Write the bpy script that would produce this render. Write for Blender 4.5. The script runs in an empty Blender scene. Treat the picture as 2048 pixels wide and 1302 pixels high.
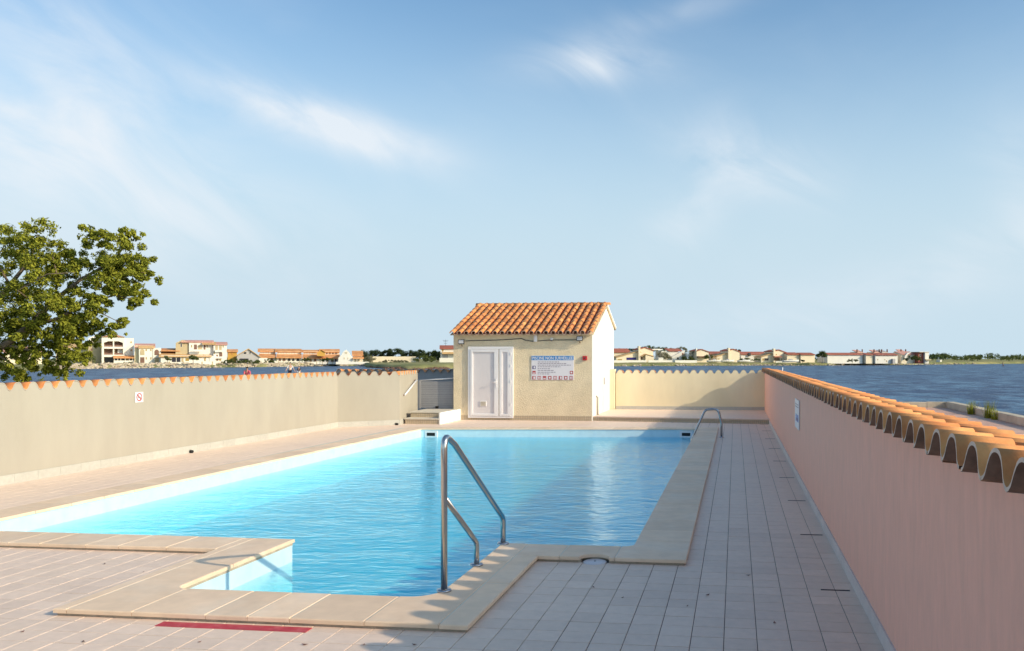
import bpy, bmesh, math, random
from mathutils import Vector, Matrix, noise as mnoise

# ------------------------------------------------------------------ camera
sc = bpy.context.scene
COL = sc.collection
F, PX, HY, H = 1710.0, 1253.0, 717.0, 1.71        # focal (px of a 2048 wide frame), principal column, horizon row, eye height
YAW = math.atan((1471 - 1253) / F)
cam_d = bpy.data.cameras.new('camera')
cam_d.sensor_width = 36.0
cam_d.lens = F / 2048 * 36
cam_d.shift_x = -(PX - 1024) / 2048
cam_d.shift_y = (HY - 651) / 2048
cam_d.clip_start = 0.05
cam_d.clip_end = 9000
cam = bpy.data.objects.new('camera', cam_d)
cam.location = (0, 0, H)
cam.rotation_euler = (math.pi / 2, 0, YAW)
COL.objects.link(cam)
sc.camera = cam

# ------------------------------------------------------------------ light
SUN = Vector((2.32, -0.60, 1.10)).normalized()     # direction towards the sun
SUN_EL = math.asin(SUN.z)
SUN_AZ = math.atan2(SUN.x, SUN.y)
sun_d = bpy.data.lights.new('sun', 'SUN')
sun_d.energy = 2.0
sun_d.angle = math.radians(0.55)
sun_d.color = (1.0, 0.84, 0.60)
sun = bpy.data.objects.new('sun', sun_d)
sun.rotation_euler = (-SUN).to_track_quat('-Z', 'Y').to_euler()
sun.location = (20, -5, 15)
COL.objects.link(sun)

sc.view_settings.view_transform = 'Standard'
sc.view_settings.look = 'None'
sc.view_settings.gamma = 1.0
sc.view_settings.use_curve_mapping = False
sc.view_settings.exposure = 1.02
sc.cycles.use_denoising = True
sc.cycles.max_bounces = 10
sc.cycles.transparent_max_bounces = 16
sc.cycles.sample_clamp_indirect = 6.0

def px_dir(x, y):
    u = (x - PX) / F; v = (HY - y) / F
    return Vector((-math.sin(YAW) + u * math.cos(YAW), math.cos(YAW) + u * math.sin(YAW), v))

world = bpy.data.worlds.new('World'); sc.world = world; world.use_nodes = True
def build_world():
    nt = world.node_tree; N = nt.nodes; L = nt.links
    N.clear()
    out = N.new('ShaderNodeOutputWorld'); bg = N.new('ShaderNodeBackground')
    L.new(bg.outputs[0], out.inputs[0])
    sky = N.new('ShaderNodeTexSky'); sky.sky_type = 'NISHITA'; sky.sun_disc = False
    sky.sun_elevation = SUN_EL; sky.sun_rotation = SUN_AZ
    sky.altitude = 0; sky.air_density = 1.0; sky.dust_density = 1.6; sky.ozone_density = 2.2
    tc = N.new('ShaderNodeTexCoord')
    sep = N.new('ShaderNodeSeparateXYZ'); L.new(tc.outputs['Generated'], sep.inputs[0])
    def M(op, a, b=None, c=None, clamp=False):
        n = N.new('ShaderNodeMath'); n.operation = op; n.use_clamp = clamp
        for i, v in enumerate((a, b, c)):
            if v is None: continue
            if isinstance(v, (int, float)): n.inputs[i].default_value = v
            else: L.new(v, n.inputs[i])
        return n.outputs[0]
    az = M('ARCTAN2', sep.outputs[0], sep.outputs[1])
    el = M('ARCSINE', sep.outputs[2])
    def noise(scale, sx, sy, rot, det, dist, off=0.0):
        c = N.new('ShaderNodeCombineXYZ'); L.new(az, c.inputs[0]); L.new(el, c.inputs[1]); c.inputs[2].default_value = off
        m = N.new('ShaderNodeMapping'); m.inputs['Rotation'].default_value = (0, 0, rot); m.inputs['Scale'].default_value = (sx, sy, 1)
        m.vector_type = 'TEXTURE'
        m.inputs['Scale'].default_value = (1 / sx, 1 / sy, 1)
        L.new(c.outputs[0], m.inputs[0])
        n = N.new('ShaderNodeTexNoise'); n.inputs['Scale'].default_value = scale; n.inputs['Detail'].default_value = det
        n.inputs['Roughness'].default_value = 0.55; n.inputs['Distortion'].default_value = dist
        L.new(m.outputs[0], n.inputs['Vector'])
        return n.outputs[0]
    n1 = noise(5.0, 1.0, 2.4, math.radians(-25), 7, 0.9)
    n2 = noise(2.2, 1.0, 2.0, math.radians(20), 5, 0.6, 3.1)
    w1 = M('MULTIPLY', M('SUBTRACT', n1, 0.34), 2.6, clamp=True)
    # wisps of cirrus, each at its own bearing and height in the sky
    total = None
    for (x, y, sx, sy, rot, amp) in ((130, 60, 170, 110, -50, .55), (60, 290, 330, 130, -22, 1.1), (300, 380, 330, 90, -15, .45), (560, 225, 200, 42, -12, .6), (700, 262, 170, 40, -13, 1.3),
                                     (1185, 130, 125, 34, 0, 1.15), (1500, 325, 130, 56, -20, 1.1), (1370, 440, 90, 50, 40, .8), (1350, 25, 160, 26, 12, .4),
                                     (1880, 560, 330, 60, 24, .45), (1600, 610, 420, 50, 14, .4), (2030, 330, 60, 110, 10, .4)):
        d = px_dir(x, y).normalized()
        caz = math.atan2(d.x, d.y); cel = math.asin(d.z)
        r = math.radians(rot)
        da = M('SUBTRACT', az, caz); de = M('SUBTRACT', el, cel)
        u = M('ADD', M('MULTIPLY', da, math.cos(r)), M('MULTIPLY', de, math.sin(r)))
        v = M('SUBTRACT', M('MULTIPLY', de, math.cos(r)), M('MULTIPLY', da, math.sin(r)))
        q = M('ADD', M('POWER', M('DIVIDE', u, sx / F), 2.0), M('POWER', M('DIVIDE', v, sy / F), 2.0))
        e = M('MULTIPLY', M('EXPONENT', M('MULTIPLY', q, -1.0)), amp)
        total = e if total is None else M('ADD', total, e)
    wide = M('MULTIPLY', M('SUBTRACT', n2, 0.42), 1.1, clamp=True)
    cloud = M('ADD', M('MULTIPLY', total, M('ADD', M('MULTIPLY', w1, 0.92), 0.08)), M('MULTIPLY', wide, M('MULTIPLY', w1, 0.45)), clamp=True)
    hz = N.new('ShaderNodeMapRange'); hz.interpolation_type = 'SMOOTHSTEP'; L.new(M('ABSOLUTE', el), hz.inputs[0])
    hz.inputs[1].default_value = 0.06; hz.inputs[2].default_value = 0.43; hz.inputs[3].default_value = 1.0; hz.inputs[4].default_value = 0.0
    # air light: the sky pales towards the horizon all the way round
    cl = N.new('ShaderNodeMixRGB'); cl.inputs[2].default_value = SKY_PALE
    tn = N.new('ShaderNodeMixRGB'); tn.blend_type = 'MULTIPLY'; tn.inputs[0].default_value = 1.0; tn.inputs[2].default_value = (0.78, 0.92, 0.92, 1); L.new(sky.outputs[0], tn.inputs[1]); L.new(tn.outputs[0], cl.inputs[1]); dt = N.new('ShaderNodeVectorMath'); dt.operation = 'DOT_PRODUCT'; L.new(tc.outputs['Generated'], dt.inputs[0]); dt.inputs[1].default_value = SUN
    gl_ = N.new('ShaderNodeMapRange'); gl_.interpolation_type = 'SMOOTHSTEP'; L.new(dt.outputs['Value'], gl_.inputs[0])      # the glow round the sun shows through the haze
    gl_.inputs[1].default_value = 0.35; gl_.inputs[2].default_value = 0.9; gl_.inputs[3].default_value = 1.0; gl_.inputs[4].default_value = 0.0
    L.new(M('MULTIPLY', hz.outputs[0], gl_.outputs[0]), cl.inputs[0])
    mix = N.new('ShaderNodeMixRGB'); mix.inputs[2].default_value = SKY_CLOUD
    L.new(cl.outputs[0], mix.inputs[1]); L.new(M('MULTIPLY', cloud, 0.85), mix.inputs[0])
    L.new(mix.outputs[0], bg.inputs[0])
    bg.inputs[1].default_value = 0.106
SKY_PALE = (2.76, 3.48, 3.96, 1)
SKY_CLOUD = (3.95, 4.2, 4.45, 1)
build_world()

# ------------------------------------------------------------------ helpers
RNG = random.Random(7)
def tag(o, label=None, cat=None, group=None, kind=None):
    if label: o['label'] = label
    if cat: o['category'] = cat
    if group: o['group'] = group
    if kind: o['kind'] = kind
    return o
def empty(name, loc=(0, 0, 0), rz=0.0):
    o = bpy.data.objects.new(name, None); o.empty_display_size = 0.1
    o.location = loc; o.rotation_euler = (0, 0, rz); COL.objects.link(o); return o
def thing(name, label, cat, loc=(0, 0, 0), rz=0.0, group=None):
    return tag(empty(name, loc, rz), label, cat, group)
class MB:
    def __init__(s): s.v = []; s.f = []; s.m = []; s.sm = []
    def face(s, ids, m=0, sm=False): s.f.append(ids); s.m.append(m); s.sm.append(sm)
    def quad(s, a, b, c, d, m=0, sm=False):
        n = len(s.v); s.v += [a, b, c, d]; s.face((n, n+1, n+2, n+3), m, sm)
    def box(s, x0, x1, y0, y1, z0, z1, m=0):
        n = len(s.v)
        s.v += [(x0,y0,z0),(x1,y0,z0),(x1,y1,z0),(x0,y1,z0),(x0,y0,z1),(x1,y0,z1),(x1,y1,z1),(x0,y1,z1)]
        for f in ((0,3,2,1),(4,5,6,7),(0,1,5,4),(1,2,6,5),(2,3,7,6),(3,0,4,7)): s.face(tuple(n+i for i in f), m)
        return s
    def prism(s, poly, lo, hi, axis='y', m=0):
        """poly of (u, z) swept along axis y (u=x) or x (u=y); or of (x, y) swept along z"""
        n = len(s.v); k = len(poly)
        for t in (lo, hi):
            for (u, w) in poly:
                s.v.append((u, t, w) if axis == 'y' else (t, u, w) if axis == 'x' else (u, w, t))
        s.face(tuple(n+i for i in range(k)), m); s.face(tuple(n+k+i for i in reversed(range(k))), m)
        for i in range(k):
            j = (i+1) % k
            s.face((n+i, n+k+i, n+k+j, n+j), m)
        return s
    def tube(s, pts, r, n=12, m=0, cap=True):
        pts = [Vector(p) for p in pts]; rs = r if isinstance(r, (list, tuple)) else [r]*len(pts)
        base = len(s.v); prev = None
        for i, p in enumerate(pts):
            t = (pts[min(i+1, len(pts)-1)] - pts[max(i-1, 0)])
            t = t.normalized() if t.length > 1e-9 else Vector((0, 0, 1))
            if prev is None:
                a = Vector((0, 0, 1)) if abs(t.z) < .9 else Vector((1, 0, 0))
                prev = a.cross(t).normalized()
            x = (prev - t * prev.dot(t)).normalized(); y = t.cross(x); prev = x
            for k in range(n):
                q = p + (x*math.cos(2*math.pi*k/n) + y*math.sin(2*math.pi*k/n)) * rs[i]
                s.v.append(tuple(q))
        for i in range(len(pts)-1):
            for k in range(n):
                k2 = (k+1) % n
                s.face((base+i*n+k, base+i*n+k2, base+(i+1)*n+k2, base+(i+1)*n+k), m, True)
        if cap:
            s.face(tuple(base+k for k in reversed(range(n))), m); s.face(tuple(base+(len(pts)-1)*n+k for k in range(n)), m)
        return s
    def lathe(s, prof, c=(0, 0, 0), n=20, m=0):
        base = len(s.v); k = len(prof)
        for i in range(n):
            a = 2*math.pi*i/n
            for (r, z) in prof: s.v.append((c[0]+r*math.cos(a), c[1]+r*math.sin(a), c[2]+z))
        for i in range(n):
            j = (i+1) % n
            for q in range(k-1): s.face((base+i*k+q, base+j*k+q, base+j*k+q+1, base+i*k+q+1), m, True)
        return s
    def mesh(s, name, mats):
        me = bpy.data.meshes.new(name); me.from_pydata([tuple(p) for p in s.v], [], s.f); me.update()
        for mt in (mats if isinstance(mats, (list, tuple)) else [mats]): me.materials.append(mt)
        me.polygons.foreach_set('material_index', s.m); me.polygons.foreach_set('use_smooth', s.sm)
        return me
    def build(s, name, mats, parent=None, loc=(0, 0, 0), rot=(0, 0, 0), fix=True):
        me = s.mesh(name, mats)
        if fix:
            bm = bmesh.new(); bm.from_mesh(me); bmesh.ops.recalc_face_normals(bm, faces=bm.faces); bm.to_mesh(me); bm.free()
        return link(name, me, parent, loc, rot)
def link(name, me, parent=None, loc=(0, 0, 0), rot=(0, 0, 0)):
    o = bpy.data.objects.new(name, me); o.location = loc; o.rotation_euler = rot; o.parent = parent; COL.objects.link(o); return o
def bevel(o, w=0.005, seg=2):
    m = o.modifiers.new('bevel', 'BEVEL'); m.width = w; m.segments = seg; m.limit_method = 'ANGLE'; m.angle_limit = math.radians(40)
    return o

# ------------------------------------------------------------------ materials
def new_mat(name):
    m = bpy.data.materials.new(name); m.use_nodes = True
    nt = m.node_tree
    return m, nt, nt.nodes['Principled BSDF'], nt.nodes['Material Output']
def mat(name, col, rough=0.7, var=0.12, scale=3.0, rand=0.0, bump=0.0, bscale=60.0, bdist=0.01, metal=0.0, stretch=(1, 1, 1), second=None, fac2=0.5, scale2=0.7, spec=0.35, ref='pos'):
    """plain surface: base colour with world-space mottling (var), per-object shift (rand), patches of a second colour and fine relief"""
    m, nt, b, out = new_mat(name); N = nt.nodes; L = nt.links
    b.inputs['Roughness'].default_value = rough; b.inputs['Metallic'].default_value = metal
    b.inputs['Specular IOR Level'].default_value = spec
    geo = N.new('ShaderNodeNewGeometry'); mp = N.new('ShaderNodeMapping'); mp.inputs['Scale'].default_value = stretch
    L.new(geo.outputs['Position'], mp.inputs[0])
    def nz(sc_, det=5.0, rgh=0.6):
        n = N.new('ShaderNodeTexNoise'); n.inputs['Scale'].default_value = sc_; n.inputs['Detail'].default_value = det; n.inputs['Roughness'].default_value = rgh
        L.new(mp.outputs[0], n.inputs['Vector']); return n.outputs[0]
    c = (*col, 1)
    cur = None
    if second is not None:
        mx = N.new('ShaderNodeMixRGB'); mx.inputs[1].default_value = c; mx.inputs[2].default_value = (*second, 1)
        rp = N.new('ShaderNodeMapRange'); rp.inputs[1].default_value = 0.5 - 0.12 + (0.5 - fac2) * 0.5; rp.inputs[2].default_value = 0.5 + 0.12 + (0.5 - fac2) * 0.5
        L.new(nz(scale2), rp.inputs[0]); L.new(rp.outputs[0], mx.inputs[0]); cur = mx.outputs[0]
    hsv = N.new('ShaderNodeHueSaturation')
    if cur is None: hsv.inputs['Color'].default_value = c
    else: L.new(cur, hsv.inputs['Color'])
    mr = N.new('ShaderNodeMapRange'); mr.inputs[1].default_value = 0.25; mr.inputs[2].default_value = 0.75
    mr.inputs[3].default_value = 1 - var; mr.inputs[4].default_value = 1 + var
    L.new(nz(scale), mr.inputs[0])
    val = mr.outputs[0]
    if rand:
        oi = N.new('ShaderNodeObjectInfo'); r = N.new('ShaderNodeMapRange'); r.inputs[3].default_value = 1 - rand; r.inputs[4].default_value = 1 + rand
        L.new(oi.outputs['Random'], r.inputs[0]); mu = N.new('ShaderNodeMath'); mu.operation = 'MULTIPLY'
        L.new(val, mu.inputs[0]); L.new(r.outputs[0], mu.inputs[1]); val = mu.outputs[0]
    L.new(val, hsv.inputs['Value']); L.new(hsv.outputs[0], b.inputs['Base Color'])
    if bump:
        bp = N.new('ShaderNodeBump'); bp.inputs['Strength'].default_value = bump; bp.inputs['Distance'].default_value = bdist
        L.new(nz(bscale, 4.0), bp.inputs['Height']); L.new(bp.outputs[0], b.inputs['Normal'])
    return m
M = {}
M['tile'] = mat('deck tile', (0.80, 0.62, 0.495), 0.55, 0.07, 14.0, 0.05, 0.35, 160.0, 0.004, second=(0.745, 0.575, 0.465), fac2=0.35, scale2=1.1)
M['grout'] = mat('grout', (0.17, 0.155, 0.15), 0.9, 0.25, 6.0)
M['coping'] = mat('coping stone', (0.81, 0.60, 0.42), 0.6, 0.09, 7.0, 0.07, 0.15, 120.0, 0.003, second=(0.83, 0.66, 0.50), fac2=0.3, scale2=1.8)
M['mortar'] = mat('mortar', (0.45, 0.38, 0.29), 0.9, 0.25, 14.0, bump=0.6, bscale=60)
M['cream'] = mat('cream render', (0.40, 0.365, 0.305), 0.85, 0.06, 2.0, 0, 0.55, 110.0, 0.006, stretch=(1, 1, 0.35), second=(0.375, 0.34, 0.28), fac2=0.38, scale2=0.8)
M['cream_far'] = mat('brightened cream render', (0.79, 0.69, 0.48), 0.85, 0.06, 2.0, 0, 0.55, 110.0, 0.006, stretch=(1, 1, 0.35), second=(0.75, 0.65, 0.44), fac2=0.38, scale2=0.8)  # lighter copy of the cream, its colour makes up for weaker sun there
M['hut'] = mat('hut render', (0.79, 0.66, 0.46), 0.88, 0.07, 5.0, 0, 0.9, 45.0, 0.02, second=(0.74, 0.615, 0.42), fac2=0.4, scale2=2.0)
M['hut_side'] = mat('white render', (0.87, 0.86, 0.82), 0.85, 0.03, 4.0, 0, 0.4, 60.0, 0.01)
M['pink'] = mat('pink render', (0.94, 0.50, 0.375), 0.88, 0.05, 24.0, 0, 0.6, 110.0, 0.006, stretch=(1, 1, 0.22), second=(0.89, 0.48, 0.36), fac2=0.45, scale2=9.0)
M['skirt'] = mat('skirting tile', (0.47, 0.455, 0.41), 0.5, 0.08, 18.0, 0.05)
M['skirt_grey'] = mat('grey skirting tile', (0.66, 0.57, 0.53), 0.5, 0.08, 12.0, 0.05)
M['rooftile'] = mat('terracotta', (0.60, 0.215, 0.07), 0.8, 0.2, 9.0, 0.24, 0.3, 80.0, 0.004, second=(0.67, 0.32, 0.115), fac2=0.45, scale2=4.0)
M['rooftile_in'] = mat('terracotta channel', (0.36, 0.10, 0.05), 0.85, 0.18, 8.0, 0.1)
M['tile_end'] = mat('terracotta end', (0.70, 0.53, 0.42), 0.85, 0.15, 20.0)
M['tile_under'] = mat('darkened tile underside', (0.20, 0.115, 0.08), 0.9, 0.35, 14.0)  # dark brown paints shade into the hollows under the tile crests
M['dark_mortar'] = mat('dark mortar', (0.05, 0.038, 0.03), 0.95, 0.4, 20.0)
M['white'] = mat('white plastic', (0.78, 0.76, 0.77), 0.35, 0.02, 3.0, spec=0.5)
M['white_dim'] = mat('white lacquer', (0.66, 0.62, 0.63), 0.4, 0.02, 3.0, spec=0.5)
M['steel'] = mat('stainless steel', (0.62, 0.58, 0.54), 0.22, 0.05, 30.0, metal=1.0)
M['steel2'] = mat('dark chrome', (0.42, 0.42, 0.44), 0.25, 0.05, 30.0, metal=1.0)
M['black'] = mat('black', (0.012, 0.012, 0.013), 0.6, 0.2)
M['dark'] = mat('dark grey', (0.05, 0.05, 0.055), 0.5, 0.15)
M['grey_gate'] = mat('grey gate paint', (0.30, 0.30, 0.32), 0.5, 0.08, 4.0, 0.05)
M['brown'] = mat('brown post', (0.16, 0.07, 0.05), 0.7, 0.2)
M['red'] = mat('red paint', (0.52, 0.05, 0.07), 0.6, 0.16, 9.0, second=(0.58, 0.12, 0.13), fac2=0.35, scale2=12.0)
M['red_plastic'] = mat('red plastic', (0.50, 0.02, 0.03), 0.4, 0.05)
M['blue_print'] = mat('blue print', (0.03, 0.22, 0.55), 0.4, 0.05)
M['navy'] = mat('navy print', (0.03, 0.02, 0.16), 0.4, 0.05)
M['red_print'] = mat('red print', (0.42, 0.06, 0.06), 0.4, 0.08)
M['grey_print'] = mat('grey print', (0.28, 0.24, 0.30), 0.5, 0.05)
M['sign_white'] = mat('sign white', (0.72, 0.70, 0.74), 0.4, 0.02)
M['liner'] = mat('pool liner', (0.54, 0.73, 0.81), 0.45, 0.05, 9.0, second=(0.49, 0.69, 0.79), fac2=0.4, scale2=5.0)
M['pebble'] = mat('lamp glass', (0.55, 0.55, 0.56), 0.3, 0.1, 30)
M['quay'] = mat('quay paving', (0.56, 0.34, 0.26), 0.85, 0.12, 1.5, 0, 0.3, 40.0, second=(0.62, 0.42, 0.33), fac2=0.5, scale2=0.5)
M['kerb'] = mat('kerb concrete', (0.55, 0.47, 0.35), 0.85, 0.18, 2.5, 0.06, 0.5, 30.0)
M['ground'] = mat('ground', (0.30, 0.26, 0.18), 0.95, 0.2, 0.5)
M['stair'] = mat('stair tile', (0.66, 0.60, 0.50), 0.6, 0.06, 10.0)
M['stair_face'] = mat('stair mosaic', (0.52, 0.45, 0.34), 0.7, 0.10, 40.0)

def mosaic_mat(name, c1, c2, size):
    m, nt, b, out = new_mat(name); N = nt.nodes; L = nt.links
    geo = N.new('ShaderNodeNewGeometry'); br = N.new('ShaderNodeTexBrick')
    mp = N.new('ShaderNodeMapping'); mp.inputs['Rotation'].default_value = (math.pi/2, 0, 0)
    L.new(geo.outputs['Position'], mp.inputs[0]); L.new(mp.outputs[0], br.inputs['Vector'])
    br.inputs['Color1'].default_value = (*c1, 1); br.inputs['Color2'].default_value = (*c2, 1); br.inputs['Mortar'].default_value = (0.3, 0.25, 0.19, 1)
    br.inputs['Scale'].default_value = 1.0; br.inputs['Brick Width'].default_value = size; br.inputs['Row Height'].default_value = size; br.inputs['Mortar Size'].default_value = size*.09
    br.offset = 0.0
    L.new(br.outputs[0], b.inputs['Base Color']); b.inputs['Roughness'].default_value = 0.6
    return m
M['mosaic'] = mosaic_mat('riser mosaic', (0.56, 0.45, 0.31), (0.50, 0.39, 0.26), 0.05)

def pool_water():
    m, nt, b, out = new_mat('pool water'); N = nt.nodes; L = nt.links; N.remove(b)
    geo = N.new('ShaderNodeNewGeometry')
    def nz(scale, st, det, dist=0.0, rot=0.0):
        mp = N.new('ShaderNodeMapping'); mp.inputs['Scale'].default_value = st; mp.inputs['Rotation'].default_value = (0, 0, rot); L.new(geo.outputs['Position'], mp.inputs[0])
        n = N.new('ShaderNodeTexNoise'); n.inputs['Scale'].default_value = scale; n.inputs['Detail'].default_value = det; n.inputs['Distortion'].default_value = dist
        L.new(mp.outputs[0], n.inputs['Vector']); return n.outputs[0]
    def bump(h, st, d, nrm=None):
        bp = N.new('ShaderNodeBump'); bp.inputs['Strength'].default_value = st; bp.inputs['Distance'].default_value = d; L.new(h, bp.inputs['Height'])
        if nrm: L.new(nrm, bp.inputs['Normal'])
        return bp.outputs[0]
    n1 = bump(nz(1.6, (0.7, 1.3, 1), 2.0, 0.6, 0.2), 1.0, 0.028)
    n2 = bump(nz(7.0, (0.7, 1.4, 1), 4.0, 0.8, -0.1), 1.0, 0.015, n1)
    lw = N.new('ShaderNodeLayerWeight'); lw.inputs['Blend'].default_value = 0.5; L.new(n2, lw.inputs['Normal'])   # Schlick: 0.02 + 0.98 (1 - cos)^5
    pw = N.new('ShaderNodeMath'); pw.operation = 'POWER'; L.new(lw.outputs['Facing'], pw.inputs[0]); pw.inputs[1].default_value = 5.0
    fr = N.new('ShaderNodeMath'); fr.operation = 'MULTIPLY_ADD'; L.new(pw.outputs[0], fr.inputs[0]); fr.inputs[1].default_value = 0.98; fr.inputs[2].default_value = 0.02
    gl = N.new('ShaderNodeBsdfGlossy'); gl.inputs['Roughness'].default_value = 0.03; gl.inputs['Color'].default_value = (0.72, 0.90, 1.0, 1); L.new(n2, gl.inputs['Normal'])
    tr = N.new('ShaderNodeBsdfTransparent'); tr.inputs[0].default_value = (0.90, 0.97, 0.98, 1)
    mx = N.new('ShaderNodeMixShader'); L.new(fr.outputs[0], mx.inputs[0]); L.new(tr.outputs[0], mx.inputs[1]); L.new(gl.outputs[0], mx.inputs[2])
    L.new(mx.outputs[0], out.inputs['Surface'])
    va = N.new('ShaderNodeVolumeAbsorption'); va.inputs['Color'].default_value = (0.0, 0.93, 0.992, 1); va.inputs['Density'].default_value = 0.9
    L.new(va.outputs[0], out.inputs['Volume'])
    return m
M['water'] = pool_water()
def lagoon_water():
    m, nt, b, out = new_mat('lagoon water'); N = nt.nodes; L = nt.links
    geo = N.new('ShaderNodeNewGeometry')
    def nz(scale, st, det, dist=0.0):
        mp = N.new('ShaderNodeMapping'); mp.inputs['Scale'].default_value = st; mp.inputs['Rotation'].default_value = (0, 0, 0.12); L.new(geo.outputs['Position'], mp.inputs[0])
        n = N.new('ShaderNodeTexNoise'); n.inputs['Scale'].default_value = scale; n.inputs['Detail'].default_value = det; n.inputs['Distortion'].default_value = dist
        L.new(mp.outputs[0], n.inputs['Vector']); return n.outputs[0]
    rp = N.new('ShaderNodeValToRGB'); rp.color_ramp.elements[0].position = 0.42; rp.color_ramp.elements[1].position = 0.62
    rp.color_ramp.elements[0].color = (0.004, 0.030, 0.10, 1); rp.color_ramp.elements[1].color = (0.075, 0.165, 0.27, 1)
    L.new(nz(0.42, (1.0, 0.6, 1), 6.0, 0.4), rp.inputs[0]); L.new(rp.outputs[0], b.inputs['Base Color'])
    b.inputs['Roughness'].default_value = 0.35; b.inputs['IOR'].default_value = 1.33; b.inputs['Specular IOR Level'].default_value = 0.22
    b1 = N.new('ShaderNodeBump'); b1.inputs['Strength'].default_value = 1.0; b1.inputs['Distance'].default_value = 0.8; L.new(nz(0.5, (1.0, 0.7, 1), 4.0, 0.5), b1.inputs['Height'])
    b2 = N.new('ShaderNodeBump'); b2.inputs['Strength'].default_value = 0.8; b2.inputs['Distance'].default_value = 0.25; L.new(nz(2.0, (0.8, 1.4, 1), 5.0, 0.4), b2.inputs['Height']); L.new(b1.outputs[0], b2.inputs['Normal'])
    L.new(b2.outputs[0], b.inputs['Normal'])
    return m
M['lagoon'] = lagoon_water()
def leaf_mat(name, c1, c2, trans=0.35):
    m, nt, b, out = new_mat(name); N = nt.nodes; L = nt.links
    geo = N.new('ShaderNodeNewGeometry'); n = N.new('ShaderNodeTexNoise'); n.inputs['Scale'].default_value = 1.6; n.inputs['Detail'].default_value = 4
    L.new(geo.outputs['Position'], n.inputs['Vector'])
    ad = N.new('ShaderNodeMath'); ad.operation = 'MULTIPLY_ADD'; L.new(geo.outputs['Random Per Island'], ad.inputs[0]); ad.inputs[1].default_value = 0.6; 
    sb = N.new('ShaderNodeMath'); sb.operation = 'SUBTRACT'; L.new(n.outputs[0], sb.inputs[0]); sb.inputs[1].default_value = 0.3; L.new(sb.outputs[0], ad.inputs[2])
    mx = N.new('ShaderNodeMixRGB'); mx.inputs[1].default_value = (*c1, 1); mx.inputs[2].default_value = (*c2, 1); L.new(ad.outputs[0], mx.inputs[0])
    df = N.new('ShaderNodeBsdfDiffuse'); tl = N.new('ShaderNodeBsdfTranslucent'); mxs = N.new('ShaderNodeMixShader'); mxs.inputs[0].default_value = trans
    L.new(mx.outputs[0], df.inputs[0]); L.new(mx.outputs[0], tl.inputs[0]); L.new(df.outputs[0], mxs.inputs[1]); L.new(tl.outputs[0], mxs.inputs[2])
    N.remove(b); L.new(mxs.outputs[0], out.inputs[0]); return m
M['leaf'] = leaf_mat('tree leaf', (0.045, 0.07, 0.010), (0.44, 0.44, 0.06), 0.20)
M['leaf_dark'] = leaf_mat('pine needles', (0.022, 0.04, 0.022), (0.075, 0.10, 0.045), 0.15)
M['leaf_mid'] = leaf_mat('garden foliage', (0.05, 0.075, 0.022), (0.15, 0.17, 0.06), 0.2)
M['leaf_pale'] = leaf_mat('pale foliage', (0.14, 0.14, 0.09), (0.26, 0.25, 0.15), 0.2)
M['bark'] = mat('bark', (0.20, 0.15, 0.10), 0.9, 0.3, 12.0, bump=0.8, bscale=30)
M['bark_pale'] = mat('pale bark', (0.40, 0.36, 0.30), 0.9, 0.2, 4.0)
M['grass'] = mat('shore grass', (0.30, 0.27, 0.11), 0.95, 0.3, 0.25, second=(0.17, 0.18, 0.06), fac2=0.45, scale2=0.08, bump=0.6, bscale=1.5, bdist=0.3)
M['rock'] = mat('shore rock', (0.52, 0.44, 0.32), 0.95, 0.3, 0.8, second=(0.36, 0.27, 0.20), fac2=0.4, scale2=0.5)
M['dark_rock'] = mat('wet rock', (0.16, 0.09, 0.06), 0.9, 0.4, 0.8)
M['house_white'] = mat('house white', (0.78, 0.74, 0.66), 0.85, 0.05, 0.6)
M['house_cream'] = mat('house cream', (0.72, 0.60, 0.38), 0.85, 0.06, 0.6)
M['house_tan'] = mat('house tan', (0.50, 0.40, 0.24), 0.85, 0.08, 0.6)
M['house_peach'] = mat('house peach', (0.80, 0.68, 0.50), 0.85, 0.06, 0.5)
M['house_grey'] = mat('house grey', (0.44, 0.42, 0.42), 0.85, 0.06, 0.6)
M['house_orange'] = mat('house orange', (0.62, 0.36, 0.08), 0.85, 0.06, 0.6)
M['roof_far'] = mat('far orange roof', (0.60, 0.24, 0.08), 0.85, 0.18, 0.8, 0.08, second=(0.66, 0.34, 0.15), fac2=0.5, scale2=0.4)
M['roof_red'] = mat('far red roof', (0.36, 0.11, 0.07), 0.85, 0.18, 0.8, 0.1)
M['roof_tan'] = mat('far tan roof', (0.60, 0.38, 0.18), 0.85, 0.15, 0.8, 0.06)
M['roof_pink'] = mat('far pink roof', (0.58, 0.30, 0.24), 0.85, 0.15, 0.8, 0.06)
M['glass_far'] = mat('dark window', (0.035, 0.03, 0.04), 0.25, 0.2, 2.0, spec=0.5)
M['shade_brown'] = mat('brown shutter', (0.20, 0.11, 0.08), 0.7, 0.15, 1.0)
M['shutter_ochre'] = mat('ochre shutter', (0.38, 0.25, 0.07), 0.7, 0.15, 1.0)
M['skin'] = mat('skin', (0.50, 0.29, 0.21), 0.6, 0.05)
M['cloth_pink'] = mat('pink shirt', (0.66, 0.12, 0.17), 0.9, 0.1, 8)
M['cloth_white'] = mat('white shirt', (0.75, 0.74, 0.72), 0.9, 0.05, 8)
M['cloth_dark'] = mat('dark cloth', (0.02, 0.022, 0.04), 0.9, 0.1, 8)
M['hair'] = mat('hair', (0.03, 0.018, 0.012), 0.7, 0.1)

def project(X, Y, Z):
    d = -X * math.sin(YAW) + Y * math.cos(YAW); r = X * math.cos(YAW) + Y * math.sin(YAW)
    return (PX + F * r / d, HY - F * (Z - H) / d) if d > 0.1 else None

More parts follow.
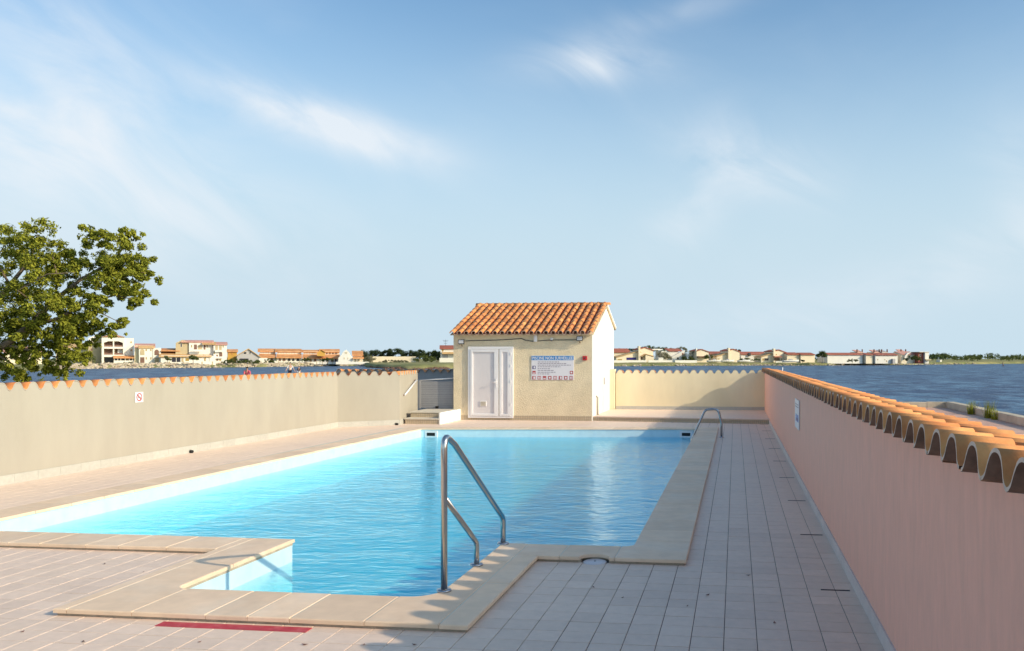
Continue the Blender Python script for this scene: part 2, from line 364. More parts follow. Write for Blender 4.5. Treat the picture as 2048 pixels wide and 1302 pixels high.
# ------------------------------------------------------------------ deck
WALL_X, LEFT_X, FAR_Y, HUT_Y = 0.88, -9.80, 26.40, 23.10
deck = MB()
for r in ((-0.6, 1.0, -3, 23.3), (-1.8, -0.6, -3, 7.3), (-4.3, -1.8, -3, 5.4), (-9.9, -4.3, -3, 7.2), (-9.9, -7.8, 7.2, 23.3), (-7.8, -0.6, 20.5, 23.3)):
    deck.box(r[0], r[1], r[2], r[3], -0.12, -0.006)
deck = tag(deck.build('deck', M['grout'], fix=False), 'pale square tiled deck around the pool', kind='structure')

def covered(x, y):
    return (-4.5 < x < -1.65 and 5.15 < y < 7.5) or (-8.03 < x < -1.65 and 6.95 < y < 20.3) or (-8.03 < x < -0.4 and 7.05 < y < 20.3)
TS = 0.2
def tile_shape(mb, ox, oy, oz):
    a, b2, c = TS / 2 - 0.0023, TS / 2 - 0.0030, 0.0018
    n = len(mb.v)
    for (ix, iy, z) in ((0, 0, -0.0055), (0, 0, -c), (c, c, 0)):
        for sx, sy in ((-1, -1), (1, -1), (1, 1), (-1, 1)):
            mb.v.append((ox + sx * (a - ix), oy + sy * (b2 - iy), oz + z))
    for k in (0, 4):
        for i in range(4):
            j = (i + 1) % 4; mb.face((n+k+i, n+k+j, n+k+4+j, n+k+4+i))
    mb.face((n+8, n+9, n+10, n+11))
cells = []
ix0 = -50
for i in range(-50, 5):
    for j in range(-21, 92):
        x0 = -0.07 + TS * i; y0 = 5.07 + TS * j; cx, cy = x0 + TS/2, y0 + TS/2
        if cx > WALL_X + 0.06 or cx < LEFT_X - 0.08 or cy > 23.2: continue
        if cy > 20.2 and cx < -8.9 + (0 if cy > 21.2 else -0.9): continue
        if all(covered(px_, py_) for px_ in (x0, x0 + TS) for py_ in (y0, y0 + TS)): continue
        cells.append((cx, cy))
def seen(c):
    p = project(c[0], c[1], 0)
    return p is not None and -20 < p[0] < 2068 and p[1] < 1322
near = sorted([c for c in cells if seen(c)], key=lambda c: c[0]**2 + c[1]**2)[:300]
nearset = set(near)
tm = MB(); tile_shape(tm, 0, 0, 0); tile_me = tm.mesh('deck_tile', M['tile'])
for (cx, cy) in near:
    link('deck_tile', tile_me, deck, (cx, cy, RNG.uniform(-0.0008, 0.0008)), (RNG.uniform(-.002, .002), RNG.uniform(-.002, .002), 0))
rest = MB()
for c in cells:
    if c not in nearset: tile_shape(rest, c[0], c[1], RNG.uniform(-0.0008, 0.0008))
tag(rest.build('deck_tile_field', M['tile'], deck, fix=False), kind='stuff')

# ------------------------------------------------------------------ pool
pool = thing('swimming_pool', 'blue swimming pool with beige stone coping and a narrow entry nook', 'swimming pool')
IN = [(-7.58, 7.42), (-4.02, 7.42), (-4.02, 5.73), (-2.08, 5.73), (-2.08, 7.5), (-0.9, 7.5), (-0.9, 20.3), (-7.38, 19.5)]
def offset_poly(poly, d):
    out = []; n = len(poly)
    for i in range(n):
        p0, p1, p2 = Vector(poly[i-1]), Vector(poly[i]), Vector(poly[(i+1) % n])
        e1 = (p1 - p0).normalized(); e2 = (p2 - p1).normalized()
        n1 = Vector((e1.y, -e1.x)); n2 = Vector((e2.y, -e2.x))
        k = d / (1 + n1.dot(n2)); out.append(tuple(p1 + (n1 + n2) * k))
    return out
LIN = offset_poly(IN, 0.018)
lin = MB()
n = len(LIN)
for i in range(n):
    a, b2 = LIN[i], LIN[(i+1) % n]
    lin.quad((*a, 0.022), (*b2, 0.022), (*b2, -0.62), (*a, -0.62))
lin.v += [(x, y, -0.62) for x, y in LIN]; lin.face(tuple(range(len(lin.v) - n, len(lin.v))))
liner = lin.build('liner', M['liner'], pool, fix=False)
for k, zt in enumerate((-0.30, -0.40, -0.50)):
    MB().box(-4.03, -2.07, 5.74 + 0.42 * k, 6.16 + 0.42 * k, -0.61, zt).build('entry_step', M['liner'], pool)
wt = MB(); WP = offset_poly(IN, 0.028)
wt.v += [(x, y, -0.155) for x, y in WP] + [(x, y, -0.7) for x, y in WP]; n = len(WP)
wt.face(tuple(range(n))); wt.face(tuple(reversed(range(n, 2*n))))
for i in range(n): j = (i+1) % n; wt.face((i, n+i, n+j, j))
water = tag(wt.build('pool_water', M['water']), 'clear blue rippled water filling the pool', kind='structure')

def slab(poly, zt=0.05, th=0.03, gap=0.0022, bev=0.009):
    poly = offset_poly(poly, -gap)
    bm = bmesh.new()
    vs = [bm.verts.new((x, y, zt)) for x, y in poly]; f = bm.faces.new(vs)
    r = bmesh.ops.extrude_face_region(bm, geom=[f])
    bmesh.ops.translate(bm, verts=[v for v in r['geom'] if isinstance(v, bmesh.types.BMVert)], vec=(0, 0, -th))
    bmesh.ops.recalc_face_normals(bm, faces=bm.faces)
    top = [e for e in bm.edges if all(abs(v.co.z - zt) < 1e-6 for v in e.verts)]
    bmesh.ops.bevel(bm, geom=top, offset=bev, segments=2, affect='EDGES', profile=0.5)
    me = bpy.data.meshes.new('coping_slab'); bm.to_mesh(me); bm.free(); me.materials.append(M['coping'])
    return link('coping_slab', me, pool, (0, 0, RNG.uniform(-.001, .0012)))
def rect(x0, x1, y0, y1): return [(x0, y0), (x1, y0), (x1, y1), (x0, y1)]
def arc(cx, cy, r, a0, a1, n=6): return [(cx + r*math.cos(math.radians(a0 + (a1-a0)*i/n)), cy + r*math.sin(math.radians(a0 + (a1-a0)*i/n))) for i in range(n+1)]
slab(rect(-4.5, -4.40, 5.15, 6.3)); slab(rect(-4.5, -4.40, 6.3, 7.42))
slab([(-4.40, 5.15), (-3.93, 5.15), (-3.93, 5.73)] + arc(-3.94, 5.81, 0.08, 270, 180, 4) + [(-4.02, 6.45), (-4.40, 6.45)])
slab(rect(-4.40, -4.02, 6.45, 7.42))
fx = [-3.93, -3.41, -3.12, -2.83, -2.33]
for a, b2 in zip(fx, fx[1:]): slab(rect(a, b2, 5.15, 5.73))
slab([(-2.33, 5.15), (-1.84, 5.15), (-1.84, 6.1), (-2.08, 6.1)] + arc(-2.28, 5.93, 0.2, 0, -90, 6) + [(-2.33, 5.73)])
slab(rect(-2.08, -1.84, 6.1, 6.8)); slab(rect(-2.08, -1.84, 6.8, 7.5))
slab(rect(-1.84, -1.65, 5.15, 6.15)); slab(rect(-1.84, -1.65, 6.15, 7.05))
slab(rect(-1.84, -1.47, 7.05, 7.5))
slab([(-1.47, 7.05)] + arc(-1.17, 7.05, 0.125, 180, 0, 10) + [(-1.0, 7.05), (-1.0, 7.5), (-1.47, 7.5)])
slab([(-1.0, 7.05), (-0.4, 7.05), (-0.4, 7.75), (-0.9, 7.75)] + arc(-1.0, 7.6, 0.1, 0, -90, 5)[:-1] + [(-1.0, 7.5)])
y = 7.75
while y < 20.0:
    y2 = min(y + 0.5, 20.3)
    if 20.3 - y2 < 0.3: y2 = 20.3
    slab(rect(-0.9, -0.4, y, y2)); y = y2
    if y2 >= 20.3: break
lx = [-8.03, -7.45, -6.98, -6.51, -6.20, -5.75, -5.43, -4.97, -4.5]
for a, b2 in zip(lx, lx[1:]): slab(rect(a, b2, 6.95, 7.42))
def left_x(y): return -7.58 + 0.2 * (y - 7.42) / 12.08
y = 7.42
for k in range(24):
    y2 = 7.42 + 12.08 * (k + 1) / 24
    slab([(left_x(y) - 0.45, y), (left_x(y), y), (left_x(y2), y2), (left_x(y2) - 0.45, y2)]); y = y2
def far_y(x): return 19.5 + 0.8 * (x + 7.38) / 6.48
fxs = [-7.83] + [-7.38 + 6.48 * k / 13 for k in range(14)] + [-0.4]
for a, b2 in zip(fxs, fxs[1:]): slab([(a, far_y(a)), (b2, far_y(b2)), (b2, far_y(b2) + 0.42), (a, far_y(a) + 0.42)])
base = MB(); gro = MB()
for (x0, x1, y0, y1) in ((-4.48, -4.035, 5.17, 7.405), (-4.035, -2.065, 5.17, 5.715), (-2.065, -1.67, 5.17, 7.48), (-1.67, -1.29, 7.07, 7.48), (-1.29, -1.05, 7.18, 7.48), (-1.05, -0.42, 7.07, 7.48), (-0.885, -0.42, 7.48, 20.7), (-8.0, -4.48, 6.97, 7.405), (-7.98, -7.60, 7.405, 19.6)):
    base.box(x0, x1, y0, y1, -0.004, 0.0195); gro.box(x0 + .012, x1 - .012, y0 + .012, y1 - .012, 0.0195, 0.0465)
base.prism([(-7.8, 19.48), (-0.885, 20.32), (-0.885, 20.72), (-7.8, 19.86)], -0.004, 0.0195, 'z')
gro.prism([(-7.8, 19.5), (-0.885, 20.34), (-0.885, 20.7), (-7.8, 19.84)], 0.0195, 0.0465, 'z')
base.build('coping_bed', M['mortar'], pool)
M['light_grout'] = mat('light grout', (0.66, 0.60, 0.50), 0.9, 0.1, 10)
gro.build('coping_joint', M['light_grout'], pool)
for x in (-7.16, -1.16):
    yy = far_y(x)
    s_ = MB().box(x - 0.15, x + 0.15, yy - 0.012, yy + 0.03, -0.16, -0.01).build('skimmer', M['white'], pool)
    MB().box(x - 0.10, x + 0.10, yy - 0.016, yy - 0.004, -0.125, -0.05).build('skimmer_mouth', M['black'], s_)

lid = thing('skimmer_lid', 'round white plastic inspection lid set in the deck against the coping', 'lid', (-1.17, 7.085, 0))
MB().lathe([(0.0, 0.010), (0.085, 0.010), (0.098, 0.006), (0.10, 0.0)], n=28).build('disc', M['white_dim'], lid)
MB().lathe([(0.0, 0.014), (0.008, 0.013), (0.010, 0.0095)], n=12).build('screw', M['dark'], lid)
tag(MB().box(-3.68, -2.66, 5.035, 5.125, 0.0008, 0.004).build('red_strip', M['red']), 'faded red painted strip on the deck tiles before the pool nook', 'strip')

# ------------------------------------------------------------------ handrail and ladder rail
def fillet(pts, r, n=6):
    pts = [Vector(p) for p in pts]; out = [pts[0]]
    for i in range(1, len(pts) - 1):
        p = pts[i]; a = (pts[i-1] - p).normalized(); b2 = (pts[i+1] - p).normalized()
        ang = a.angle(b2); d = min(r / math.tan(ang / 2), 0.45 * (pts[i-1] - p).length, 0.45 * (pts[i+1] - p).length)
        s, e = p + a * d, p + b2 * d
        for k in range(n + 1):
            t = k / n; out.append(s * (1-t)**2 + p * 2*t*(1-t) + e * t*t)
    return out + [pts[-1]]
RX = -2.06
hr = thing('pool_handrail', 'bent stainless steel handrail standing beside the pool nook', 'handrail', (RX, 6.6, 0.05))
MB().tube(fillet([(0, -0.72, 0), (0, -0.72, 1.12), (0, -0.50, 1.03), (0, 0.84, 0.235), (0, 0.84, 0)], 0.07), 0.0235, 16).build('top_rail', M['steel'], hr)
MB().tube(fillet([(0, -0.71, 0.665), (0, 0.05, 0.185), (0, 0.05, 0)], 0.06), 0.021, 16).build('lower_rail', M['steel'], hr)
for y in (-0.72, 0.05, 0.84):
    MB().lathe([(0.0, 0.02), (0.03, 0.02), (0.05, 0.017), (0.054, 0.008), (0.052, 0.0)], (0, y, 0), 24).build('floor_flange', M['steel2'], hr)
ld = thing('ladder_rail', 'arched chrome ladder rail over the pool coping beside the tiled walkway', 'ladder rail', (-0.35, 18.6, 0))
MB().tube(fillet([(-0.60, 0, -0.75), (-0.60, 0, -0.05), (-0.30, 0, 0.60), (-0.02, 0, 0.62), (0.05, 0, 0.32), (0.05, 0, 0)], 0.13), 0.024, 14).build('rail', M['steel2'], ld)
MB().lathe([(0.0, 0.025), (0.04, 0.022), (0.045, 0.0)], (0.05, 0, 0), 16).build('floor_flange', M['steel2'], ld)

# ------------------------------------------------------------------ walls capped with wavy clay tiles
PITCH, AMP, TH = 0.26, 0.105, 0.014
def wave(t):                                     # t in tiles: 0 at a crest
    u = abs(((t + 0.5) % 1.0) - 0.5) * 2.0
    c = math.cos(math.pi * u ** 1.28)
    return AMP * (0.5 + 0.5 * math.copysign(abs(c) ** 0.68, c))
def coping_tile_mesh(length, painted):
    mb = MB(); K = 14
    ts = [-0.5 + k / K for k in range(K + 1)]
    for y in (0.0, -length):
        for t in ts: mb.v.append((t * PITCH, y, wave(t)))
        for t in ts: mb.v.append((t * PITCH, y, wave(t) - TH))
    q = K + 1
    for k in range(K):
        mb.face((k, k+1, 2*q+k+1, 2*q+k), 0, True)
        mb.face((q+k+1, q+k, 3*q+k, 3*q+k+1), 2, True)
        mb.face((q+k, q+k+1, k+1, k), 1); mb.face((2*q+k, 2*q+k+1, 3*q+k+1, 3*q+k), 0)
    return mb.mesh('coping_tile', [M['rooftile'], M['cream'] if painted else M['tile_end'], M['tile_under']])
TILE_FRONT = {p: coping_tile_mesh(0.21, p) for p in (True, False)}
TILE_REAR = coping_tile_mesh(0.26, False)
def tiled_wall(name, label, p0, p1, zt, material, painted, skirt, over, thick=0.30, slope=0.03, zb=0.0, tiles=True, sk_h=0.10, sk_z=0.0):
    """p1 lies to the left of p0 as seen from the pool; local x runs p0->p1, local -y is outward; zt = trough height"""
    d = Vector((p1[0]-p0[0], p1[1]-p0[1])); Ln = d.length; ang = math.atan2(d.y, d.x)
    root = thing(name, label, 'wall', (p0[0], p0[1], zb), ang)
    nt_ = max(1, round(Ln / PITCH)); pit = Ln / nt_; sxl = pit / PITCH
    w = MB(); K = 14
    top = []
    for i in range(nt_):
        for k in range(K): top.append(((i + k / K) * pit, zt - zb - TH - 0.003 - slope * over + wave(k / K - 0.5)))
    top.append((Ln, zt - zb - TH - 0.003 - slope * over + wave(0.5)))
    for (x, z) in top: w.v += [(x, 0, 0), (x, 0, z), (x, -thick, z - slope * thick - 0.06), (x, -thick, 0)]
    for i in range(len(top) - 1):
        a, b2 = 4*i, 4*i+4
        w.face((a, b2, b2+1, a+1)); w.face((a+1, b2+1, b2+2, a+2)); w.face((a+2, b2+2, b2+3, a+3))
    w.face((0, 1, 2, 3)); e = 4*(len(top)-1); w.face((e+3, e+2, e+1, e))
    w.build('wall_body', material, root)
    for i in range(nt_):
        x = (i + 0.5) * pit
        o = link('coping_tile', TILE_FRONT[painted], root, (x, over + RNG.uniform(-.004, .004), zt - zb + RNG.uniform(-.003, .003)), (slope * 0.99, RNG.uniform(-.012, .012), RNG.uniform(-.01, .01)))
        o.scale = (sxl * 0.985, 1, 1)
        o = link('coping_tile', TILE_REAR, root, (x, over - 0.19, zt - zb - slope * 0.19 - 0.012 + RNG.uniform(-.003, .003)), (slope, RNG.uniform(-.012, .012), RNG.uniform(-.01, .01)))
        o.scale = (sxl * 0.985, 1, 1)
    if not painted:
        MB().box(0, Ln, over - 0.19, over - 0.16, zt - zb - 0.05, zt - zb + 0.022).build('mortar_gap', M['dark_mortar'], root)
    if skirt:
        s = 0.0
        while s < Ln - 0.02:
            e = min(s + 0.4, Ln)
            MB().box(s + 0.0015, e - 0.0015, 0.0, 0.012, sk_z - zb, sk_z - zb + sk_h).build('skirting_tile', skirt, root); s = e
    return root
wall_r = tiled_wall('pool_wall', 'long pink rendered wall with clay tile coping beside the walkway', (WALL_X, -1.0), (WALL_X, FAR_Y), 1.325, M['pink'], False, M['skirt_grey'], 0.085, slope=0.08)
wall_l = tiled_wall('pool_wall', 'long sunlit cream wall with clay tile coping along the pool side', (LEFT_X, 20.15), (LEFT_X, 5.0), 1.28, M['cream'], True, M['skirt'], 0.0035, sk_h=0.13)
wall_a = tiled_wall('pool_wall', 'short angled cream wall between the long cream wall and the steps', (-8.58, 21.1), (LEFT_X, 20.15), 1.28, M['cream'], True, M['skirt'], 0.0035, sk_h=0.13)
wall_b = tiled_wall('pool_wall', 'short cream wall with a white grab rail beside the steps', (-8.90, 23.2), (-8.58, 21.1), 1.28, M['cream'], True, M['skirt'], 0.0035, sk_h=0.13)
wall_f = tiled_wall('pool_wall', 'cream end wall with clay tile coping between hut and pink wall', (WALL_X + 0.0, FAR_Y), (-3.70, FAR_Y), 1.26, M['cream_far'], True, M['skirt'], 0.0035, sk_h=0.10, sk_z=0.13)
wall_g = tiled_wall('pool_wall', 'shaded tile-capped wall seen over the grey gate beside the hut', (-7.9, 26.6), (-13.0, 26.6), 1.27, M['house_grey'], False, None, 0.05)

# white grab rail on the short wall
gr = thing('grab_rail', 'white sloping grab rail fixed to the short wall by the steps', 'rail', (-8.66, 21.5, 0.75))
pA, pB = Vector((0.055, 0.0, 0.0)), Vector((-0.10, 1.25, 0.36))
MB().tube([pA, pB], 0.022, 10).build('bar', M['white'], gr)
for p in (pA, pB): MB().tube([p, p + Vector((-0.09, -0.005, 0))], 0.014, 8).build('bracket', M['brown'], gr)
# steps up to the gate
st = thing('entrance_steps', 'two pale tiled steps leading up to the grey gate', 'steps', (-8.6, 21.45, 0))
for k, (y0, y1, z0, z1) in enumerate(((0.0, 1.65, 0.0, 0.15), (0.38, 1.65, 0.15, 0.30))):
    s_ = MB().box(0.03, 0.93, y0, y1, z0, z1 - 0.03).build('riser', M['mosaic'], st)
    MB().box(0.01 + 0.0 * k, 0.95, y0 - 0.02, y1, z1 - 0.03, z1).build('tread', M['stair'], st)
MB().box(0.951, 0.99, -0.02, 1.64, 0.0, 0.30).build('side_panel', M['hut_side'], st)
# gate
gt = thing('slatted_gate', 'grey horizontal slatted gate in the shade beside the hut', 'gate', (-8.88, 23.22, 0.30))
for k in range(15): MB().box(0.06, 1.02, 0.01, 0.03, 0.02 + 0.05 * k, 0.062 + 0.05 * k).build('slat', M['grey_gate'], gt)
for x in (0.0, 1.02): MB().box(x, x + 0.06, -0.005, 0.045, 0.0, 0.80).build('post', M['grey_gate'] if x == 0 else M['brown'], gt)
MB().tube([(0.0, 0.02, 0.79), (1.08, 0.02, 0.86)], 0.016, 8).build('top_bar', M['white'], gt)
MB().box(0.50, 0.58, -0.03, 0.008, 0.0, 0.07).build('floor_bolt', M['black'], gt)

# raised platform behind the pool
pf = MB()
pf.prism([(-3.86, 23.16), (0.9, 22.62), (0.9, 26.5), (-3.86, 26.5)], -0.1, 0.10, 'z')
plat = tag(pf.build('platform', M['mosaic']), 'low raised tiled platform beside the hut', kind='structure')
pt = MB(); pt.prism([(-3.86, 23.14), (0.9, 22.60), (0.9, 26.42), (-3.86, 26.42)], 0.101, 0.13, 'z')
pt.build('platform_paving', M['tile'], plat)

# ------------------------------------------------------------------ pump hut
HX0, HX1, HD = -7.82, -3.88, 4.10
hut = thing('pump_hut', 'small cream rendered hut with orange tiled roof behind the pool', 'hut', (HX0, HUT_Y, 0))
W = HX1 - HX0
RY0, RZ0, RY1, RZ1, RY2, RZ2 = -0.24, 2.37, 2.40, 3.33, HD + 0.15, 2.70      # eave, ridge, rear eave (local y, z)
def roof_z(y): return RZ0 + (RZ1 - RZ0) * (y - RY0) / (RY1 - RY0) if y <= RY1 else RZ1 + (RZ2 - RZ1) * (y - RY1) / (RY2 - RY1)
prof = [(0.0, 0.0), (HD, 0.0), (HD, roof_z(HD) - 0.06), (RY1, RZ1 - 0.06), (0.0, roof_z(0) - 0.06)]
MB().prism(prof, 0.0, W - 0.02, 'x').build('wall', M['hut'], hut)
MB().prism(prof, W - 0.0195, W, 'x').build('gable_wall', M['hut_side'], hut)['label'] = 'white rendered gable wall'
MB().box(-0.01, W - 0.03, -0.012, 0.0, 0.0, 0.13).build('plinth', M['mosaic'], hut)
roof = MB().prism([(RY0 + 0.1, roof_z(RY0 + 0.1) - 0.055), (RY1, RZ1 - 0.055), (RY2, RZ2 - 0.075), (RY2, RZ2 - 0.035), (RY1, RZ1 - 0.035), (RY0 + 0.1, roof_z(RY0 + 0.1) - 0.035)], -0.05, W + 0.05, 'x').build('roof', M['hut'], hut)
MB().prism([(RY1, RZ1 - 0.03), (RY2, RZ2 - 0.03), (RY2, RZ2 + 0.03), (RY1, RZ1 + 0.03)], -0.06, W + 0.06, 'x').build('rear_verge', M['hut_side'], roof)
SL = math.atan2(RZ1 - RZ0, RY1 - RY0); RL = math.hypot(RZ1 - RZ0, RY1 - RY0)
def barrel(r0, r1, ln, up, m0, m1, n=7, th=0.012):
    """half-round clay tile: local y runs up the slope"""
    mb = MB(); pts = []
    for (r, y) in ((r0, 0.0), (r1, ln)):
        for rr in (r, r - th):
            for k in range(n + 1):
                a = math.pi * k / n
                pts.append((-rr * math.cos(a) , y, (rr * math.sin(a)) * (0.95 if up else -0.75)))
    mb.v = pts; q = n + 1
    for k in range(n):
        mb.face((k, k+1, 2*q+k+1, 2*q+k), 0, True); mb.face((q+k+1, q+k, 3*q+k, 3*q+k+1), 0, True)
        mb.face((q+k, q+k+1, k+1, k), 1); mb.face((2*q+k, 2*q+k+1, 3*q+k+1, 3*q+k), 1)
    me = mb.mesh('roof_tile', [m0, m1])
    bm = bmesh.new(); bm.from_mesh(me); bmesh.ops.recalc_face_normals(bm, faces=bm.faces); bm.to_mesh(me); bm.free()
    return me
NCOL, NROW = 20, 9
PW = (W + 0.14) / NCOL; EX = RL / NROW
cover_me = barrel(0.070, 0.058, EX + 0.06, True, M['rooftile'], M['tile_end'])
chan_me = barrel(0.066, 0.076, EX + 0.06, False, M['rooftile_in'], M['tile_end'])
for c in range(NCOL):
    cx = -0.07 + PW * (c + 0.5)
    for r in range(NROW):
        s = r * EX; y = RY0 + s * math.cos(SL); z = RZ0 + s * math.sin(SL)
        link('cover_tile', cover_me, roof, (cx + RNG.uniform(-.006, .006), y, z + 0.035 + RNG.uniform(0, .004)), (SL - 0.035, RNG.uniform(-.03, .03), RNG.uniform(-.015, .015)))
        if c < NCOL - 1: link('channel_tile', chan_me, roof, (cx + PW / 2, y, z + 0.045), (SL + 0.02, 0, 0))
for k in range(14):
    x0 = -0.09 + (W + 0.18) * k / 14
    me = link('ridge_tile', barrel(0.085, 0.075, (W + 0.18) / 14 + 0.05, True, M['rooftile'], M['tile_end']), roof, (x0, RY1 + 0.02, RZ1 + 0.002), (0, 0.02, -math.pi / 2))
# front door
dr = empty('door', (0.43, 0, 0.06)); dr.parent = hut
DW, DH = 1.29, 1.98
fr_ = MB()
fr_.box(0, 0.07, -0.05, 0.01, 0, DH); fr_.box(DW - 0.07, DW, -0.05, 0.01, 0, DH); fr_.box(0.07, DW - 0.07, -0.05, 0.01, DH - 0.07, DH); fr_.box(0.07, DW - 0.07, -0.05, 0.01, 0, 0.05)
bevel(fr_.build('frame', M['white'], dr), 0.006)
lf = MB()
lf.box(0.075, 0.145, -0.066, -0.01, 0.055, DH - 0.075); lf.box(0.755, 0.875, -0.066, -0.01, 0.055, DH - 0.075)
lf.box(0.145, 0.755, -0.066, -0.01, 0.055, 0.125); lf.box(0.145, 0.755, -0.066, -0.01, DH - 0.15, DH - 0.075)
bevel(lf.build('door_leaf', M['white'], dr), 0.006)
MB().box(0.145, 0.755, -0.034, -0.012, 0.125, DH - 0.15).build('door_panel', M['white_dim'], dr)
sd = MB(); sd.box(0.90, 0.98, -0.062, -0.01, 0.055, DH - 0.075); sd.box(1.13, 1.215, -0.062, -0.01, 0.055, DH - 0.075); sd.box(0.98, 1.13, -0.062, -0.01, 0.055, 0.12); sd.box(0.98, 1.13, -0.062, -0.01, DH - 0.15, DH - 0.075)
bevel(sd.build('side_leaf', M['white'], dr), 0.006)
MB().box(0.98, 1.13, -0.030, -0.012, 0.12, DH - 0.15).build('side_panel', M['white_dim'], dr)
hd = MB(); hd.box(0.80, 0.835, -0.078, -0.066, 0.85, 1.10); hd.tube([(0.818, -0.078, 1.0), (0.818, -0.125, 1.0), (0.70, -0.125, 0.995)], 0.012, 8)
hd.build('handle', M['white'], dr)
vg = MB(); vg.box(0.35, 0.53, -0.052, -0.034, 0.33, 0.47)
vg.build('vent_frame', M['white'], dr)
for k in range(5): MB().box(0.365, 0.515, -0.058, -0.050, 0.342 + 0.024 * k, 0.358 + 0.024 * k).build('vent_slat', M['stair_face'], dr)
for z in (0.35, 0.98, 1.42, 1.75): MB().box(DW - 0.075, DW - 0.055, -0.075, -0.052, z, z + 0.07).build('hinge', M['white'], dr)
# side door and small fittings of the hut
s_ = MB(); s_.box(W, W + 0.03, 1.55, 2.95, 0.13, 1.98)
sdr = s_.build('side_door', M['white'], hut)
MB().box(W + 0.031, W + 0.045, 1.65, 2.85, 0.2, 1.9).build('door_panel', M['white'], sdr)
MB().box(W + 0.046, W + 0.07, 1.72, 1.76, 0.95, 1.15).build('handle', M['steel2'], sdr)
MB().tube([(W + 0.05, 0.55, 0.13), (W + 0.05, 0.55, 0.62), (W + 0.0, 0.55, 0.66)], 0.03, 10).build('vent_pipe', M['cream'], hut)
MB().box(W + 0.001, W + 0.16, HD - 0.9, HD - 0.6, 0.0, 1.38).build('pilaster', M['cream_far'], hut)

# sign, alarm box, lamps, sensor, cables on the hut front
def wx(lx): return HX0 + lx
sg = thing('pool_rules_sign', 'white and blue pool rules sign board on the hut front', 'sign', (wx(2.23), HUT_Y, 1.12))
SW, SH = 1.19, 0.67
bevel(MB().box(0, SW, -0.018, -0.004, 0, SH).build('board', M['sign_white'], sg), 0.003)
MB().box(0.004, SW - 0.004, -0.021, -0.0185, SH - 0.125, SH - 0.008).build('header_band', M['blue_print'], sg)
def text_mesh(body, size, width, parent, loc, m, name='lettering'):
    cu = bpy.data.curves.new('t', 'FONT'); cu.body = body; cu.size = size; cu.extrude = 0.0008; cu.offset = 0.0012; cu.resolution_u = 2
    to = bpy.data.objects.new('t', cu); COL.objects.link(to)
    dg = bpy.context.evaluated_depsgraph_get(); me = bpy.data.meshes.new_from_object(to.evaluated_get(dg))
    bpy.data.objects.remove(to); bpy.data.curves.remove(cu)
    xs = [v.co.x for v in me.vertices]; k = width / (max(xs) - min(xs)); x0 = min(xs)
    for v in me.vertices: v.co.x = (v.co.x - x0) * k
    me.materials.clear(); me.materials.append(m)
    return link(name, me, parent, loc, (math.pi / 2, 0, 0))
text_mesh('PISCINE NON SURVEILLEE', 0.115, SW - 0.06, sg, (0.03, -0.0225, SH - 0.108), M['white'])
for k, (x0, x1, z) in enumerate(((0.18, 0.78, .495), (0.18, 0.98, .452), (0.18, 1.12, .408), (0.18, 0.82, .362), (0.18, 0.54, .31), (0.18, 0.64, .262), (0.18, 0.68, .212), (0.18, 0.52, .165))):
    tb = MB(); x = x0; rr = random.Random(k)
    while x < x1:
        w_ = rr.uniform(0.03, 0.09); tb.box(x, min(x + w_, x1), -0.0205, -0.0185, z - 0.009, z + 0.009); x += w_ + 0.016
    tb.build('text_line', M['grey_print'], sg)
def pict(x, z, s, m, inner):
    p = MB().box(x, x + s, -0.0205, -0.0185, z, z + s).build('pictogram', m, sg)
    q = MB(); t = s * 0.16
    if inner == 0: q.box(x+t, x+s-t, -0.022, -0.0207, z+t, z+s*.45)
    elif inner == 1: q.box(x+s*.35, x+s-t, -0.022, -0.0207, z+t, z+s-t)
    elif inner == 2: q.lathe([(0.0, 0), (s*.3, 0)], (0, 0, 0), 12); q.v = [(x+s/2+a, -0.0215, z+s/2+b2) for a, b2, _ in q.v]
    else: q.box(x+t, x+s*.42, -0.022, -0.0207, z+t, z+s-t); q.box(x+s*.58, x+s-t, -0.022, -0.0207, z+t, z+s-t)
    q.build('pictogram_white', M['sign_white'], p)
pict(0.03, 0.30, 0.09, M['navy'], 1); pict(0.03, 0.16, 0.09, M['red_print'], 0); pict(1.08, 0.16, 0.09, M['red_print'], 2)
for k in range(8): pict(0.025 + 0.149 * k, 0.012, 0.095, M['red_print'], (1, 3, 0, 2, 3, 1, 2, 3)[k])

ab = thing('alarm_box', 'small red alarm box beside the rules sign on the hut', 'alarm', (wx(3.73), HUT_Y, 1.66))
bevel(MB().box(-0.06, 0.06, -0.06, -0.003, 0, 0.12).build('case', M['red_plastic'], ab), 0.008)
MB().lathe([(0, 0.004), (0.022, 0.003), (0.024, 0)], n=14).build('button', M['dark'], ab, (0.0, -0.061, 0.06), (math.pi/2, 0, 0))
for (x, z, lab) in ((0.26, 2.11, 'black floodlight under the eave above the white door'), (3.60, 2.19, 'black floodlight under the eave above the red alarm box')):
    fl = thing('floodlight', lab, 'floodlight', (wx(x), HUT_Y, z), 0, 'floodlights under the hut eave')
    fb = MB().box(-0.085, 0.085, -0.04, 0.0, -0.065, 0.065).build('case', M['black'], fl, (0, -0.09, 0.06), (math.radians(-12), 0, 0)); bevel(fb, 0.008)
    MB().box(-0.07, 0.07, -0.044, -0.0405, -0.05, 0.05).build('glass', M['pebble'], fl, (0, -0.09, 0.06), (math.radians(-12), 0, 0))
    MB().tube([(0, -0.10, -0.01), (0, -0.10, -0.05), (0, -0.001, -0.05)], 0.010, 8).build('bracket', M['brown'], fl)
se = thing('motion_sensor', 'white cylinder sensor hanging under the hut eave', 'sensor', (wx(2.36), HUT_Y, 2.17))
MB().lathe([(0, 0), (0.045, 0.0), (0.052, 0.012), (0.052, 0.16), (0.04, 0.185), (0, 0.19)], (0, -0.07, 0), 18).build('housing', M['white'], se)
